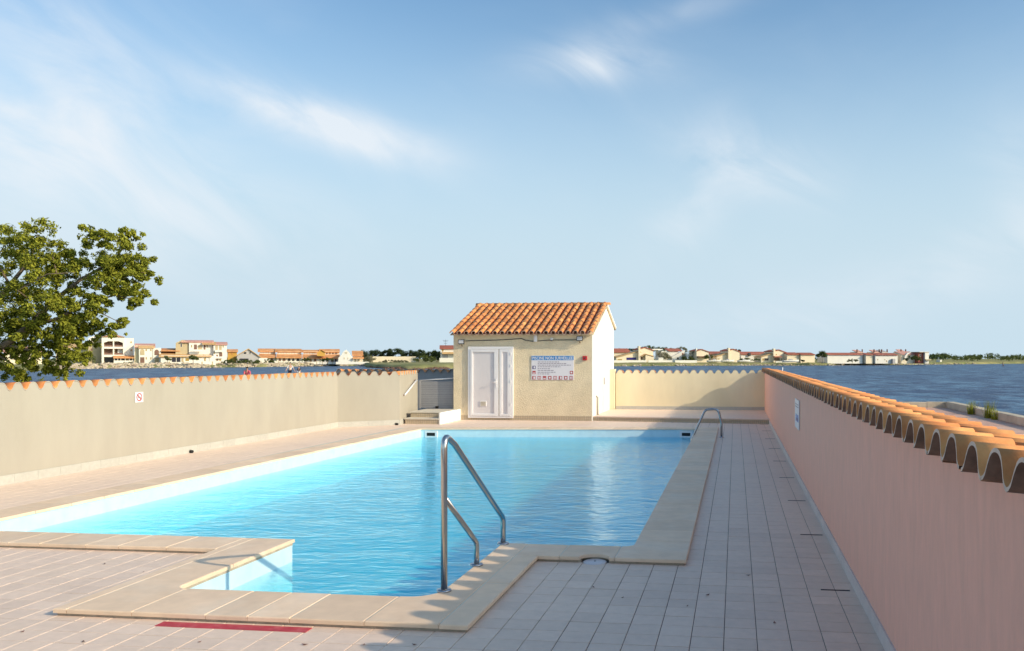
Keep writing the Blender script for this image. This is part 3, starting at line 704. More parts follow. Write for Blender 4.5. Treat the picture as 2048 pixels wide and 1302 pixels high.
MB().box(-0.02, 0.02, -0.03, -0.001, 0.05, 0.13).build('bracket', M['white'], se)
do = thing('junction_box', 'small round white junction box on the hut cable', 'junction box', (wx(2.80), HUT_Y, 2.22))
MB().lathe([(0, 0.045), (0.03, 0.043), (0.042, 0.03), (0.045, 0.0)], n=16).build('cap', M['white'], do, (0, -0.002, 0.03), (math.pi/2, 0, 0))
MB().box(-0.02, 0.02, -0.06, -0.003, -0.03, -0.012).build('cable_gland', M['dark'], do)
cb = MB(); pts = []
for (x, z) in ((0.35, 2.20), (0.7, 2.21), (1.2, 2.22), (1.7, 2.245), (1.95, 2.26), (2.08, 2.21), (2.25, 2.19), (2.4, 2.19), (2.55, 2.205), (2.8, 2.22), (3.1, 2.22), (3.5, 2.22)): pts.append((wx(x), HUT_Y - 0.014, z))
tag(cb.tube(pts, 0.011, 6).build('cable', M['dark']), 'dark electric cable clipped along the hut wall under the eave', 'cable')

# ------------------------------------------------------------------ signs and fittings on the boundary walls
ns = thing('no_smoking_sign', 'small white no smoking sign on the long cream wall', 'sign', (LEFT_X + 0.004, 13.02, 0.985), math.pi / 2)
# faces +X
MB().box(-0.095, 0.095, -0.006, 0.0, 0, 0.17).build('plate', M['sign_white'], ns)
ri = MB(); nn = 24
for k in range(nn):
    a0, a1 = 2*math.pi*k/nn, 2*math.pi*(k+1)/nn
    ri.quad(*[(r*math.cos(a), -0.0075, 0.085 + r*math.sin(a)) for r, a in ((0.05, a0), (0.068, a0), (0.068, a1), (0.05, a1))])
ri.quad(*[(x, -0.0075, 0.085 + z) for x, z in ((-0.048, 0.034), (-0.034, 0.048), (0.048, -0.034), (0.034, -0.048))])
ri.build('red_ring', M['red_print'], ns, fix=False)
MB().box(-0.035, 0.035, -0.0072, -0.0065, 0.078, 0.092).build('cigarette', M['dark'], ns)
bs = thing('wall_notice', 'white notice board with a blue picture on the pink wall', 'sign', (WALL_X - 0.004, 12.36, 0.72), -math.pi / 2)
MB().box(-0.39, 0.39, -0.012, 0.0, 0, 0.41).build('board', M['sign_white'], bs)
MB().box(-0.20, 0.30, -0.0145, -0.0125, 0.10, 0.20).build('blue_panel', M['blue_print'], bs)
MB().box(-0.05, 0.22, -0.016, -0.0148, 0.115, 0.15).build('navy_panel', M['navy'], bs)
for z in (0.30, 0.335): MB().box(-0.3, 0.3, -0.0145, -0.0125, z, z + 0.012).build('text_line', M['grey_print'], bs)
DL = ['dark drain slot in the deck at the foot of the pink wall']
for k in range(10):
    Y = 6.45 + 2.0 * k
    tag(MB().box(0.625, 0.835, Y - 0.011, Y + 0.011, 0.0008, 0.0035).build('drain_slot', M['black']), DL[0], 'drain', 'drain slots along the pink wall')
for (X, Y, lab) in ((LEFT_X + 0.0, 14.35, 'black drain spout at the foot of the long cream wall'), (-8.66, 21.03, 'black drain spout at the foot of the angled cream wall')):
    tag(MB().tube([(X, Y, 0.03), (X + 0.07, Y - 0.02, 0.028)], 0.028, 10).build('drain_spout', M['black']), lab, 'drain')
# dry leaves and specks on the tiles
lit = MB(); rr = random.Random(3)
for (x, y) in ((-4.42, 4.82), (-3.9, 4.7), (-3.2, 4.78), (-2.55, 4.82), (-2.2, 4.86), (-1.9, 4.9), (-1.05, 6.3), (-0.8, 6.05), (-0.2, 6.2), (0.1, 6.8), (-0.33, 5.9), (0.25, 5.6), (-4.7, 6.3), (-5.2, 6.5)):
    a = rr.uniform(0, 6.28); s = rr.uniform(0.008, 0.016)
    lit.quad(*[(x + s*k*math.cos(a+b2), y + s*k*math.sin(a+b2), 0.003 + h) for k, b2, h in ((1.6, 0, 0.004), (0.7, 1.57, 0), (1.6, 3.14, 0.006), (0.7, 4.71, 0.0))])
tag(lit.build('leaf_litter', M['brown'], fix=False), 'scattered dry leaf bits lying on the deck tiles', 'leaves', kind='stuff')

# ------------------------------------------------------------------ ground, quay, lagoon
ZW = -1.0
g_ = MB()
g_.box(-17, -10.1, -8, 27.5, -1.6, -0.25); g_.box(-10.1, 1.18, 26.75, 31.6, -1.6, -0.14); g_.box(-10.1, 7.75, -8, -3.1, -1.6, -0.2)
tag(g_.build('ground', M['ground']), 'bare ground around the pool enclosure', kind='structure')
q = MB(); q.box(1.18, 7.75, -3.1, 31.6, -1.6, -0.02)
tag(q.build('quay', M['quay']), 'pinkish paved quay terrace beyond the pink wall', kind='structure')
kb = thing('quay_kerb', 'low cream concrete kerb around the edge of the pink terrace', 'kerb', (7.6, 31.2, 0))
x = 2.2
for k, w_ in enumerate((1.0, 1.15, 1.2, 1.2, 1.1)):
    x0 = -6.4 + sum((1.0, 1.15, 1.2, 1.2, 1.1)[:k]); bevel(MB().box(x0, x0 + w_ - (0.10 if k in (2, 3) else 0.01), 0.0, 0.28, -0.02, 0.17).build('kerb_block', M['kerb'], kb), 0.012)
for k in range(14): bevel(MB().box(-0.28, 0.0, -1.9 * k - 1.9, -1.9 * k - 0.012, -0.02, 0.19 + RNG.uniform(-.01, .01)).build('kerb_block', M['kerb'], kb), 0.012)
MB().box(-0.9, 0.0, -0.008, 0.28, -0.02, 0.18).build('kerb_block', M['kerb'], kb)
k2 = thing('low_kerb', 'short low cream kerb lying on the terrace close behind the pink wall', 'kerb', (4.35, 15.2, -0.02))
for k in range(3): bevel(MB().box(0.8 * k, 0.8 * k + 0.79, -0.12, 0.12, 0.0, 0.44 - 0.03 * k).build('kerb_block', M['kerb'], k2), 0.012)
for (x, y, s) in ((7.25, 27.6, 0.42), (7.28, 25.9, 0.5), (7.3, 25.3, 0.3)):
    t = thing('grass_tuft', 'dry grass tuft against the terrace kerb, %s' % {0.42: 'the loose pale one', 0.5: 'the bushiest one', 0.3: 'the smallest one'}[s], 'grass', (x, y, -0.02), 0, 'tufts along the kerb')
    gm = MB(); rr = random.Random(int(x * 1000))
    for k in range(90):
        a = rr.uniform(0, 6.28); l = s * rr.uniform(0.5, 1.1); sp = rr.uniform(0.05, 0.5) * l; b0 = (rr.uniform(-.1, .1), rr.uniform(-.15, .15), 0)
        tip = (b0[0] + sp * math.cos(a), b0[1] + sp * math.sin(a), l); w_ = 0.008
        nx, ny = -math.sin(a) * w_, math.cos(a) * w_
        gm.quad((b0[0] - nx, b0[1] - ny, 0), (b0[0] + nx, b0[1] + ny, 0), (tip[0] + nx * .2, tip[1] + ny * .2, tip[2]), (tip[0] - nx * .2, tip[1] - ny * .2, tip[2]))
    gm.build('blades', M['leaf'], t, fix=False)
lg = MB()
lg.quad((-2500, 31.6, ZW), (2500, 31.6, ZW), (2500, 4000, ZW), (-2500, 4000, ZW))
lg.quad((-2500, -600, ZW), (-17, -600, ZW), (-17, 31.6, ZW), (-2500, 31.6, ZW)); lg.quad((7.75, -600, ZW), (2500, -600, ZW), (2500, 31.6, ZW), (7.75, 31.6, ZW))
lg.quad((-17, 27.5, ZW), (-10.1, 27.5, ZW), (-10.1, 31.6, ZW), (-17, 31.6, ZW))
tag(lg.build('lagoon', M['lagoon'], fix=False), 'wind-ruffled dark blue lagoon water', kind='structure')

def VW(px, D):                                    # ground position of photo column px at distance D along the view axis
    d = px_dir(px, HY); return (d.x * D, d.y * D)
# far shore
shore = [(-900, 150), (-300, 175), (0, 186), (135, 195), (150, 221), (250, 238), (380, 250), (500, 266), (620, 295), (700, 318), (728, 330), (733, 258), (770, 228), (815, 216), (898, 226), (1000, 262), (1120, 285), (1236, 296), (1430, 318), (1660, 331), (1900, 384), (1985, 425), (2048, 442), (2300, 452), (2900, 430)]
ld_ = MB(); rr = random.Random(5)
fine = []
for (a, b2) in zip(shore, shore[1:]):
    k = max(1, int(abs(b2[0] - a[0]) / 14))
    for i in range(k):
        t = i / k; fine.append((a[0] + (b2[0]-a[0])*t, (a[1] + (b2[1]-a[1])*t) * (1 + rr.uniform(-.008, .008))))
fine.append(shore[-1])
prof = ((0, -1.15), (1.0, -0.95), (3.0, -0.35), (6.0, 0.05), (14, 0.2), (60, 0.3), (3600, 0.3))
for (px, D) in fine:
    for (o, z) in prof: ld_.v.append((*VW(px, D + o), z + (rr.uniform(-.12, .12) if 0 < o < 50 else 0)))
k = len(prof)
for i in range(len(fine) - 1):
    for j in range(k - 1): ld_.face((i*k+j, (i+1)*k+j, (i+1)*k+j+1, i*k+j+1), 0, True)
tag(ld_.build('far_shore', M['grass'], fix=False), 'low grassy far shore of the lagoon', kind='structure')
ICO = None
def ico():
    global ICO
    if ICO is None:
        bm = bmesh.new(); bmesh.ops.create_icosphere(bm, subdivisions=1, radius=1.0)
        ICO = ([v.co.copy() for v in bm.verts], [tuple(v.index for v in f.verts) for f in bm.faces]); bm.free()
    return ICO
def rocks(name, label, pts, m):
    mb = MB(); vs, fs = ico()
    for (x, y, z, s) in pts:
        n = len(mb.v); sx, sy, sz = s*rr.uniform(.7, 1.4), s*rr.uniform(.7, 1.4), s*rr.uniform(.4, .9); a = rr.uniform(0, 6.28)
        for v in vs:
            k = rr.uniform(.75, 1.15); p = Vector((v.x*sx*k, v.y*sy*k, v.z*sz*k)); p.rotate(Matrix.Rotation(a, 3, 'Z')); mb.v.append((x + p.x, y + p.y, z + p.z))
        for f in fs: mb.face(tuple(n+i for i in f))
    tag(mb.build(name, m, fix=False), label, 'rocks', kind='stuff')
def along(px0, px1, n):
    out = []
    for i in range(n):
        px = rr.uniform(px0, px1)
        for (a, b2) in zip(shore, shore[1:]):
            if a[0] <= px <= b2[0]: D = a[1] + (b2[1]-a[1])*(px-a[0])/(b2[0]-a[0]); break
        out.append((px, D))
    return out
pts = []
for (px, D) in along(100, 728, 1300):
    o = rr.uniform(-0.5, 6.5); pts.append((*VW(px, D + o), -1.0 + min(1.2, o * 0.22), rr.uniform(.25, .65)))
rocks('shore_rock', 'pale boulders of the embankment below the waterside houses', pts, M['rock'])
pts = []
for (px, D) in along(733, 898, 420): o = rr.uniform(-1.0, 2.5); pts.append((*VW(px, D + o), -1.0 + max(0, o) * 0.15, rr.uniform(.15, .38)))
rocks('shore_rock', 'dark wet stones at the edge of the grassy spit', pts, M['dark_rock'])
pts = []
for (px, D) in along(1236, 1960, 420): o = rr.uniform(-0.5, 2.5); pts.append((*VW(px, D + o), -1.0 + max(0, o) * 0.2, rr.uniform(.2, .45)))
rocks('shore_rock', 'small pale stones along the grassy far bank', pts, M['rock'])
# stone jetty on which the bathers stand
jt = MB()
x0, y0 = VW(480, 62); x1, y1 = VW(596, 104)
dv = Vector((x1-x0, y1-y0)).normalized(); nv = Vector((-dv.y, dv.x)) * 2.0
x0 -= dv.x*6; y0 -= dv.y*6; x1 += dv.x*3; y1 += dv.y*3
jt.prism([(x0-nv.x, y0-nv.y), (x1-nv.x, y1-nv.y), (x1+nv.x, y1+nv.y), (x0+nv.x, y0+nv.y)], -1.5, -0.52, 'z')
tag(jt.build('jetty', M['rock']), 'low stone jetty in the lagoon', kind='structure')
# stakes
sp = VW(1563, 45); tag(MB().tube([(*sp, -1.4), (sp[0] + 0.05, sp[1], 1.25)], [0.035, 0.03], 8).build('mooring_pole', M['white']), 'thin white mooring pole rising from the lagoon behind the wall corner', 'pole')
sp = VW(2007, 300); tag(MB().tube([(*sp, -1.4), (sp[0] - 0.3, sp[1], 0.35)], [0.16, 0.13], 6).build('mooring_pole', M['brown']), 'dark wooden stake standing in the open lagoon', 'pole')

# ------------------------------------------------------------------ people on the jetty
def person(px, D, z0, hgt, label, shirt, bend, legs_m, group='bathers on the jetty', rz=0.0, bare_legs=True):
    x, y = VW(px, D); root = thing('person', label, 'person', (x, y, z0), YAW + rz, group)
    s = hgt / 1.72
    hip = Vector((0, 0, 0.92)); tilt = math.radians(bend)
    up = Vector((math.sin(tilt) * 0.5, -math.sin(tilt) * 0.85, math.cos(tilt))).normalized()
    V = {'pel': hip, 'wst': hip + up*0.16, 'chs': hip + up*0.38, 'nck': hip + up*0.54, 'hd0': hip + up*0.62, 'hd1': hip + up*0.75}
    R = {'pel': (.15, .11), 'wst': (.13, .095), 'chs': (.17, .11), 'nck': (.055, .055), 'hd0': (.075, .085), 'hd1': (.07, .085)}
    E_ = [('pel', 'wst'), ('wst', 'chs'), ('chs', 'nck'), ('nck', 'hd0'), ('hd0', 'hd1')]
    for sd, n in ((-1, 'l'), (1, 'r')):
        V['hp'+n] = hip + Vector((sd*.09, 0, -.06)); V['kn'+n] = Vector((sd*.11, -.03 - .06*sd*0.5, .48)); V['an'+n] = Vector((sd*.12, .02, .07)); V['to'+n] = Vector((sd*.13, -.13, .04))
        R['hp'+n] = (.09, .09); R['kn'+n] = (.06, .06); R['an'+n] = (.042, .042); R['to'+n] = (.04, .035)
        E_ += [('pel', 'hp'+n), ('hp'+n, 'kn'+n), ('kn'+n, 'an'+n), ('an'+n, 'to'+n)]
        sh = V['chs'] + up*.09
        V['sh'+n] = sh + Vector((sd*.20, 0, 0)); fwd = Vector((0.12*sd if bend < 20 else 0.15, -.12 if bend < 20 else -.22, 0))
        V['el'+n] = V['sh'+n] + Vector((sd*.05, 0, -.27)) + fwd*.5; V['wr'+n] = V['el'+n] + Vector((sd*.02, -.06, -.24)) + fwd; V['hn'+n] = V['wr'+n] + Vector((0, -.02, -.12))
        R['sh'+n] = (.06, .06); R['el'+n] = (.042, .042); R['wr'+n] = (.032, .032); R['hn'+n] = (.035, .02)
        E_ += [('chs', 'sh'+n), ('sh'+n, 'el'+n), ('el'+n, 'wr'+n), ('wr'+n, 'hn'+n)]
    def skinned(name, keys, m, grow, rootk, sub=1):
        ks = [k for k in V if k in keys]; me = bpy.data.meshes.new(name)
        me.from_pydata([tuple(V[k]*s) for k in ks], [(ks.index(a), ks.index(b2)) for a, b2 in E_ if a in keys and b2 in keys], [])
        me.materials.append(m); o = link(name, me, root)
        md = o.modifiers.new('skin', 'SKIN'); md.use_smooth_shade = True
        for i, k in enumerate(ks):
            sv = me.skin_vertices[0].data[i]; sv.radius = (R[k][0]*s*grow, R[k][1]*s*grow); sv.use_root = (k == rootk)
        sb = o.modifiers.new('sub', 'SUBSURF'); sb.levels = sub; sb.render_levels = sub
        return o
    skinned('body', set(V), M['skin'], 1.0, 'pel')
    skinned('shirt', {'pel', 'wst', 'chs', 'shl', 'shr', 'ell', 'elr'}, shirt, 1.16, 'wst')
    skinned('shorts', {'pel', 'hpl', 'hpr', 'knl', 'knr'}, legs_m, 1.22, 'pel')
    hc = V['hd1']*s + up*0.03*s
    hm = MB(); vs, fs = ico()
    bm = bmesh.new(); bmesh.ops.create_icosphere(bm, subdivisions=2, radius=1.0)
    hm.v = [(hc.x + v.co.x*.095*s, hc.y + .02*s + v.co.y*.10*s, hc.z + max(v.co.z, -.35)*.10*s) for v in bm.verts]
    for f in bm.faces: hm.face(tuple(v.index for v in f.verts), 0, True)
    bm.free(); hm.build('hair', M['hair'], root)
    return root
person(493, 66, -0.52, 1.70, 'stooping person in a pink shirt and dark shorts', M['cloth_pink'], 38, M['cloth_dark'])
person(580, 95, -0.52, 1.75, 'standing person in a white shirt and black shorts', M['cloth_white'], 4, M['cloth_dark'], rz=0.4)
person(598, 101, -0.52, 1.32, 'short person in dark top standing next to the white-shirted one', M['cloth_dark'], 6, M['cloth_white'], rz=-0.3)

# ------------------------------------------------------------------ trees
def leaves(mb, clumps, per, size, rng, flat=1.0):
    """clumps: (centre, radius); leaf-sized quads thrown through each clump, thinner towards its rim"""
    for (c, r, kf) in clumps:
        for i in range(int(per * kf)):
            while True:
                d = Vector((rng.uniform(-1, 1), rng.uniform(-1, 1), rng.uniform(-1, 1)))
                if d.length <= 1: break
            q = d * (0.55 + 0.45 * rng.random())
            p = c + Vector((q.x*r, q.y*r, q.z*r*flat))
            n = (d + Vector((rng.gauss(0, .6), rng.gauss(0, .6), rng.gauss(0.35, .6)))).normalized()
            a = n.orthogonal().normalized(); b2 = n.cross(a); th = rng.uniform(0, 6.28)
            u = (a*math.cos(th) + b2*math.sin(th)); v = n.cross(u); s = size * rng.uniform(.6, 1.3)
            mb.quad(tuple(p - u*s), tuple(p + v*s*.42 ), tuple(p + u*s), tuple(p - v*s*.42))
def big_tree():
    D0 = 20.0
    bx, by = VW(-70, D0)
    root = thing('leafy_tree', 'large leafy green tree reaching over the cream wall', 'tree', (bx, by, -0.25))
    rng = random.Random(11)
    def at(px, py, dd=0.0):
        d = px_dir(px, py); D = D0 + dd; return Vector((d.x*D - bx, d.y*D - by, H + d.z*D + 0.25))
    spec = [(20,500,46,0,1),(60,480,40,-.6,1),(100,505,42,.3,1),(35,545,50,.8,1),(95,545,46,-.5,1),(135,515,30,.2,.8),(150,550,42,.5,1),(190,545,36,-.4,1),
            (205,480,34,.2,1),(235,490,38,-.2,1),(258,470,20,.1,.5),(262,520,36,.4,1),(225,525,36,-.6,1),(285,545,24,.1,.7),(255,560,36,.2,1),(270,590,26,-.2,.8),(243,575,32,.6,1),(215,580,30,-.3,.7),(268,608,14,0,.4),
            (15,600,50,-.4,1),(60,600,50,.6,1),(105,595,46,-.7,1),(150,600,44,.4,1),(185,605,34,-.2,.8),(30,640,46,.4,1),(80,645,46,-.5,1),(125,640,44,.2,1),(165,640,40,-.4,1),(195,650,24,.1,.7),(150,672,32,.3,1),(180,680,20,0,.6),(110,668,30,-.3,.9),(60,672,34,.2,.9),(15,668,34,-.2,.9),
            (240,645,17,0,.6),(30,706,34,.2,.8),(75,712,26,-.3,.7),(5,725,34,.4,.9),(50,738,28,0,.9),(125,700,22,.2,.7),(150,715,20,-.1,.7),(115,728,28,.1,.9),(42,755,12,0,.4),(120,748,14,.1,.5),(95,700,20,.2,.5),(172,712,12,0,.4),
            (-30,500,60,.5,1),(-60,580,70,-.5,1),(-40,660,60,.3,1),(-110,520,80,0,1),(-130,620,80,.4,1),(-180,570,80,0,1),(-90,460,60,.2,1),(-150,450,60,-.2,1)]
    k = D0 / F; sub = []
    for (px, py, r, dd, f) in spec:
        c = at(px, py, dd); R_ = r * k * 1.0
        for j in range(13):
            o = Vector((rng.gauss(0, .46), rng.gauss(0, .7), rng.gauss(0, .42))) * R_
            sub.append((c + o, R_ * rng.uniform(.24, .42), f * rng.uniform(.5, 1.2)))
        for j in range(5):                                       # thin sprays that break the outline
            o = Vector((rng.gauss(0, .62), rng.gauss(0, .7), rng.gauss(0, .58))) * R_
            sub.append((c + o, R_ * rng.uniform(.18, .34), .14 * f))
    crown = MB(); leaves(crown, sub, 150, 0.043, rng, .85)
    trunk = MB()
    b0 = Vector((0, 0, 0)); f1 = at(-72, 690); f2 = at(-60, 640)
    trunk.tube([b0, b0.lerp(f1, .5) + Vector((.06, 0, 0)), f1, f2], [.20, .17, .145, .12], 10)
    def limb(pts, r0, r1):
        n = len(pts); trunk.tube(pts, [r0 + (r1 - r0) * i / (n-1) for i in range(n)], 8)
    limb([f1, at(-20, 700), at(10, 690, -.2), at(60, 650, -.2), at(110, 600, .1), at(160, 560, .2), at(230, 520, .2), at(255, 480, .1)], .11, .012)
    limb([f2, at(-20, 620), at(20, 570, .2), at(60, 520, .1), at(75, 470, 0)], .09, .012)
    limb([at(60, 650, -.2), at(110, 640, -.3), at(165, 610, -.2), at(230, 590, .1), at(270, 600, 0)], .05, .008)
    limb([at(110, 600, .1), at(115, 555, -.2), at(105, 510, -.2)], .035, .008)
    limb([at(160, 560, .2), at(210, 545, .3), at(295, 545, .2)], .03, .006)
    limb([at(10, 690, -.2), at(60, 700, -.1), at(115, 715, .1), at(120, 745, .1)], .04, .008)
    limb([at(-20, 700), at(20, 725, .1), at(45, 750, 0)], .035, .008)
    limb([at(165, 610, -.2), at(210, 630, -.1), at(240, 645, 0)], .018, .005)
    limb([f2, at(-90, 560), at(-110, 480)], .08, .02); limb([f2, at(-130, 610), at(-180, 560)], .07, .02)
    limb([at(20, 570, .2), at(-10, 520, .1), at(10, 490, .1)], .03, .01); limb([at(60, 600, -.5), at(35, 580, -.7), at(95, 548, -.8), at(150, 545, -.8)], .022, .008)
    trunk.build('trunk', M['bark'], root); crown.build('crown', M['leaf'], root, fix=False)
big_tree()
def far_tree(px, ytop, ybase, wpx, D, label, m, trunk_px=None, bark=None, name='garden_tree', group=None, per=70, flat=.8, cat='tree', shape=None):
    x, y = VW(px, D); k = D / F; zt = H - (ytop - HY) * k; zb = 0.05
    root = thing(name, label, cat, (x, y, zb), YAW, group); rng = random.Random(int(px * 13 + ytop))
    hgt = zt - zb; w = wpx * k / 2
    c0 = (H - (ybase - HY) * k - zb) if ybase is not None else 0.0
    cl = []
    n = max(9, int(wpx * 0.9))
    for i in range(n):
        u = rng.uniform(-1, 1); vz = rng.uniform(0, 1)
        lim = math.sqrt(max(0, 1 - u*u*.8)); r = (hgt - c0) * rng.uniform(.2, .32)
        z = c0 + r*.7 + (hgt - c0 - r*1.5) * vz * lim
        cl.append((Vector((u * (w - r*.5), rng.uniform(-.6, .6) * w, max(z, r*.4))), r, 1))
    cr = MB(); leaves(cr, cl, per, max(0.14, 0.95 * k), rng, flat); cr.build('crown', m, root, fix=False)
    tr = MB(); tr.tube([(0, 0, -0.2), (.05*w, 0, c0*.6 + .3), (-.04*w, 0, c0 + (hgt - c0) * .6)], [.05*hgt*.6 + .04, .04*hgt*.6 + .03, .03], 6)
    tr.build('trunk', bark or M['bark'], root)
    return root

# ------------------------------------------------------------------ houses across the water
class House:
    def __init__(s, label, pxc, D, name='house', cat='house', group='houses along the far shore'):
        s.pxc, s.D = pxc, D
        s.th = math.atan((pxc - PX) / F); s.root = thing(name, label, cat, (*VW(pxc, D), 0.1), YAW - s.th if s.th < -0.02 else YAW + 0.25, group)
    def X(s, px): return (px - s.pxc) * s.D / F * math.cos(s.th)
    def Z(s, py): return H - (py - HY) * s.D / F - 0.1
    def box(s, name, m, p0, p1, t, b, y0, y1, parent=None):
        return MB().box(s.X(p0), s.X(p1), y0, y1, s.Z(b) if b is not None else -0.4, s.Z(t)).build(name, m, parent or s.root)
    def poly(s, name, m, pts, y0, y1, parent=None):
        return MB().prism([(s.X(a), s.Z(b) if b is not None else -0.4) for a, b in pts], y0, y1, 'y').build(name, m, parent or s.root)
    def roof(s, name, m, p0, p1, yt, yb, y0, y1, th=0.25, parent=None):
        """slab falling towards the water: lower edge row yb at depth y0, upper edge row yt at depth y1"""
        a, b = s.Z(yb), s.Z(yt)
        return MB().prism([(y0, a), (y1, b), (y1, b - th), (y0, a - th)], s.X(p0), s.X(p1), 'x').build(name, m, parent or s.root)
    def hip(s, m, p0, p1, r0, r1, yt, yb, y0, y1):
        mb = MB(); zb, zt = s.Z(yb), s.Z(yt); ym = (y0 + y1) / 2
        mb.v = [(s.X(p0), y0, zb), (s.X(p1), y0, zb), (s.X(p1), y1, zb), (s.X(p0), y1, zb), (s.X(r0), ym, zt), (s.X(r1), ym, zt)]
        for f in ((0, 1, 5, 4), (1, 2, 5), (2, 3, 4, 5), (3, 0, 4), (3, 2, 1, 0)): mb.face(f)
        return mb.build('roof', m, s.root)
    def win(s, p0, p1, t, b, y=0.0, m=None, frame='house_white'):
        f = MB().box(s.X(p0) - .06, s.X(p1) + .06, y - 0.05, y - 0.002, s.Z(b) - .06, s.Z(t) + .06).build('window', M[frame], s.root)
        MB().box(s.X(p0), s.X(p1), y - 0.065, y - 0.052, s.Z(b), s.Z(t)).build('pane', m or M['glass_far'], f)
    def arch(s, name, m, p0, p1, t, b, y):
        w = (p1 - p0) / 2; c = (p0 + p1) / 2; r = min(w, (b - t) * .5); pts = [(p0, b), (p1, b)]
        for i in range(9):
            a = math.pi * i / 8; pts.append((c + w * math.cos(a), t + r - r * math.sin(a)))
        return MB().prism([(s.X(u), s.Z(v)) for u, v in pts], y - 0.07, y - 0.01, 'y').build(name, m, s.root)
    def tile_rows(s, p0, p1, yt, yb, y0, y1, parent, n=6):
        pass

# --- three-storey block with balconies
D = 256
A = House('three-storey cream block with arched balconies and small hipped roof', 228, D, 'apartment_block', 'apartment block')
A.box('rear_body', M['house_cream'], 204, 248, 676, None, 1.8, 11)
A.box('stair_tower', M['house_white'], 249, 268, 676, None, 0.3, 9)
A.poly('side_wing', M['house_tan'], [(177, None), (203, None), (203, 677), (190, 682), (177, 688)], 3.0, 10.5)
A.poly('side_wing_wall', M['house_white'], [(177, 688.2), (190, 682.2), (203, 677.2), (203, 671), (188, 672), (177, 676)], 4.0, 10.4)
A.hip(M['roof_far'], 202.5, 250, 220, 232, 668.5, 674, -0.6, 11.5)
A.box('cornice', M['house_white'], 203.5, 249, 674, 681.5, -0.2, 1.8)
for (t, b) in ((693.5, 697.5), (709.5, 714)): A.box('floor_slab', M['house_white'], 203.5, 248.9, t, b, -0.3, 1.8)
for (p0, p1) in ((203.5, 208), (246, 248.95)): A.box('column', M['house_white'], p0, p1, 681.6, None, -0.25, 1.79)
A.box('column', M['house_white'], 225.8, 228.4, 681.6, 693.4, -0.2, 0.3); A.box('column', M['house_white'], 225.8, 228.4, 697.6, 709.4, -0.2, 0.3)
for (p0, p1) in ((208.2, 225.6), (228.6, 245.8)):
    A.poly('arch_spandrel', M['house_white'], [(p0, 681.6), (p1, 681.6), (p1, 685.5 if p0 > 220 else 682.4), ((p0+p1)/2, 682.4), (p0, 682.4 if p0 > 220 else 685.5)], -0.2, 0.2)
for (p0, p1, t, b) in ((208.2, 225.6, 690, 693.4), (228.6, 245.8, 690, 693.4), (208.2, 225.6, 706, 709.4), (228.6, 245.8, 706, 709.4)): A.box('railing', M['shade_brown'], p0, p1, t, b, 0.0, 0.08)
for (p0, p1, t, b) in ((209, 225, 684, 692), (229, 245, 684, 692), (209, 225, 698, 709), (230, 234, 698, 708), (209, 226, 715, 725)): A.win(p0, p1, t, b, 1.8, M['shade_brown'] if t < 700 else M['glass_far'], 'house_tan')
A.box('awning', M['cloth_white'], 235.5, 245, 698.5, 706, 1.2, 1.5)
for y in (684, 700): A.arch('window', M['shutter_ochre'], 261.5, 264, y - 2, y + 2, 0.3); A.box('window', M['shade_brown'], 182, 185, y - 3, y + 1, 2.9, 2.98)
A.box('porch_wall', M['house_white'], 227.5, 277, 721, None, -3.0, -2.7); A.roof('porch_roof', M['roof_far'], 226.5, 278, 711, 715, -3.2, 0.0)
for p in (228, 235, 241, 250, 258, 265, 276): A.box('post', M['house_white'], p, p + 1.0, 715, 721, -2.95, -2.75)
A.box('porch_shade', M['glass_far'], 229, 249, 715.5, 721, -1.5, -1.4); A.box('porch_back', M['house_tan'], 250, 276, 715.5, 727, -1.0, -0.9)
# --- two-storey villa
B = House('cream two-storey villa with white arched bays next to the block', 297, 257, name='villa')
B.box('wall', M['house_cream'], 269, 306, 691, None, 0.6, 9); B.roof('roof', M['roof_pink'], 269, 311, 686.5, 693.5, 0.0, 6); 
B.box('bay', M['house_white'], 278, 305, 695.5, None, -0.6, 0.55); B.roof('bay_roof', M['roof_tan'], 277, 309, 691.5, 695.3, -0.9, 0.6)
B.box('bay', M['house_white'], 306, 322, 696, None, -0.2, 6)
for (p0, p1, t, b, m) in ((280.5, 289, 698, 710, 'house_tan'), (309, 318, 699, 710, 'shade_brown')): B.arch('arch_opening', M[m], p0, p1, t, b, -0.6 if p0 < 300 else -0.2)
B.win(280.5, 289, 714.5, 727, -0.6, M['shade_brown']); B.win(309, 318, 715, 726, -0.2, M['house_tan'])
for p in (291.5, 301): B.arch('window', M['shutter_ochre'], p, p + 2, 698, 702, -0.6); B.arch('window', M['shutter_ochre'], p, p + 2, 714, 719, -0.6)
# --- low villa with broad tan roof
C = House('low white villa with a broad tan tiled roof and dark arches', 368, 258, name='villa')
C.box('wall', M['house_white'], 322, 424, 711, None, 0.6, 10); C.roof('roof', M['roof_tan'], 318, 424, 700, 712.5, 0.0, 9)
C.roof('upper_roof', M['roof_far'], 322, 360, 696, 701, 3, 9)
for (p0, p1) in ((344, 352), (353.5, 361)): C.arch('arch_opening', M['glass_far'], p0, p1, 713.5, 725, 0.6)
for (p0, p1, t, b, m) in ((363, 367, 715, 724, 'house_tan'), (371, 378, 716, 722, 'shutter_ochre'), (409, 412, 715, 722, 'shutter_ochre')): C.win(p0, p1, t, b, 0.6, M[m])
C.box('garden_wall', M['house_white'], 330, 432, 724, None, -3, -2.6)
for p in (338, 366, 403, 424): C.box('gate_post', M['house_tan'], p, p + 2.4, 723, None, -3.05, -2.6)
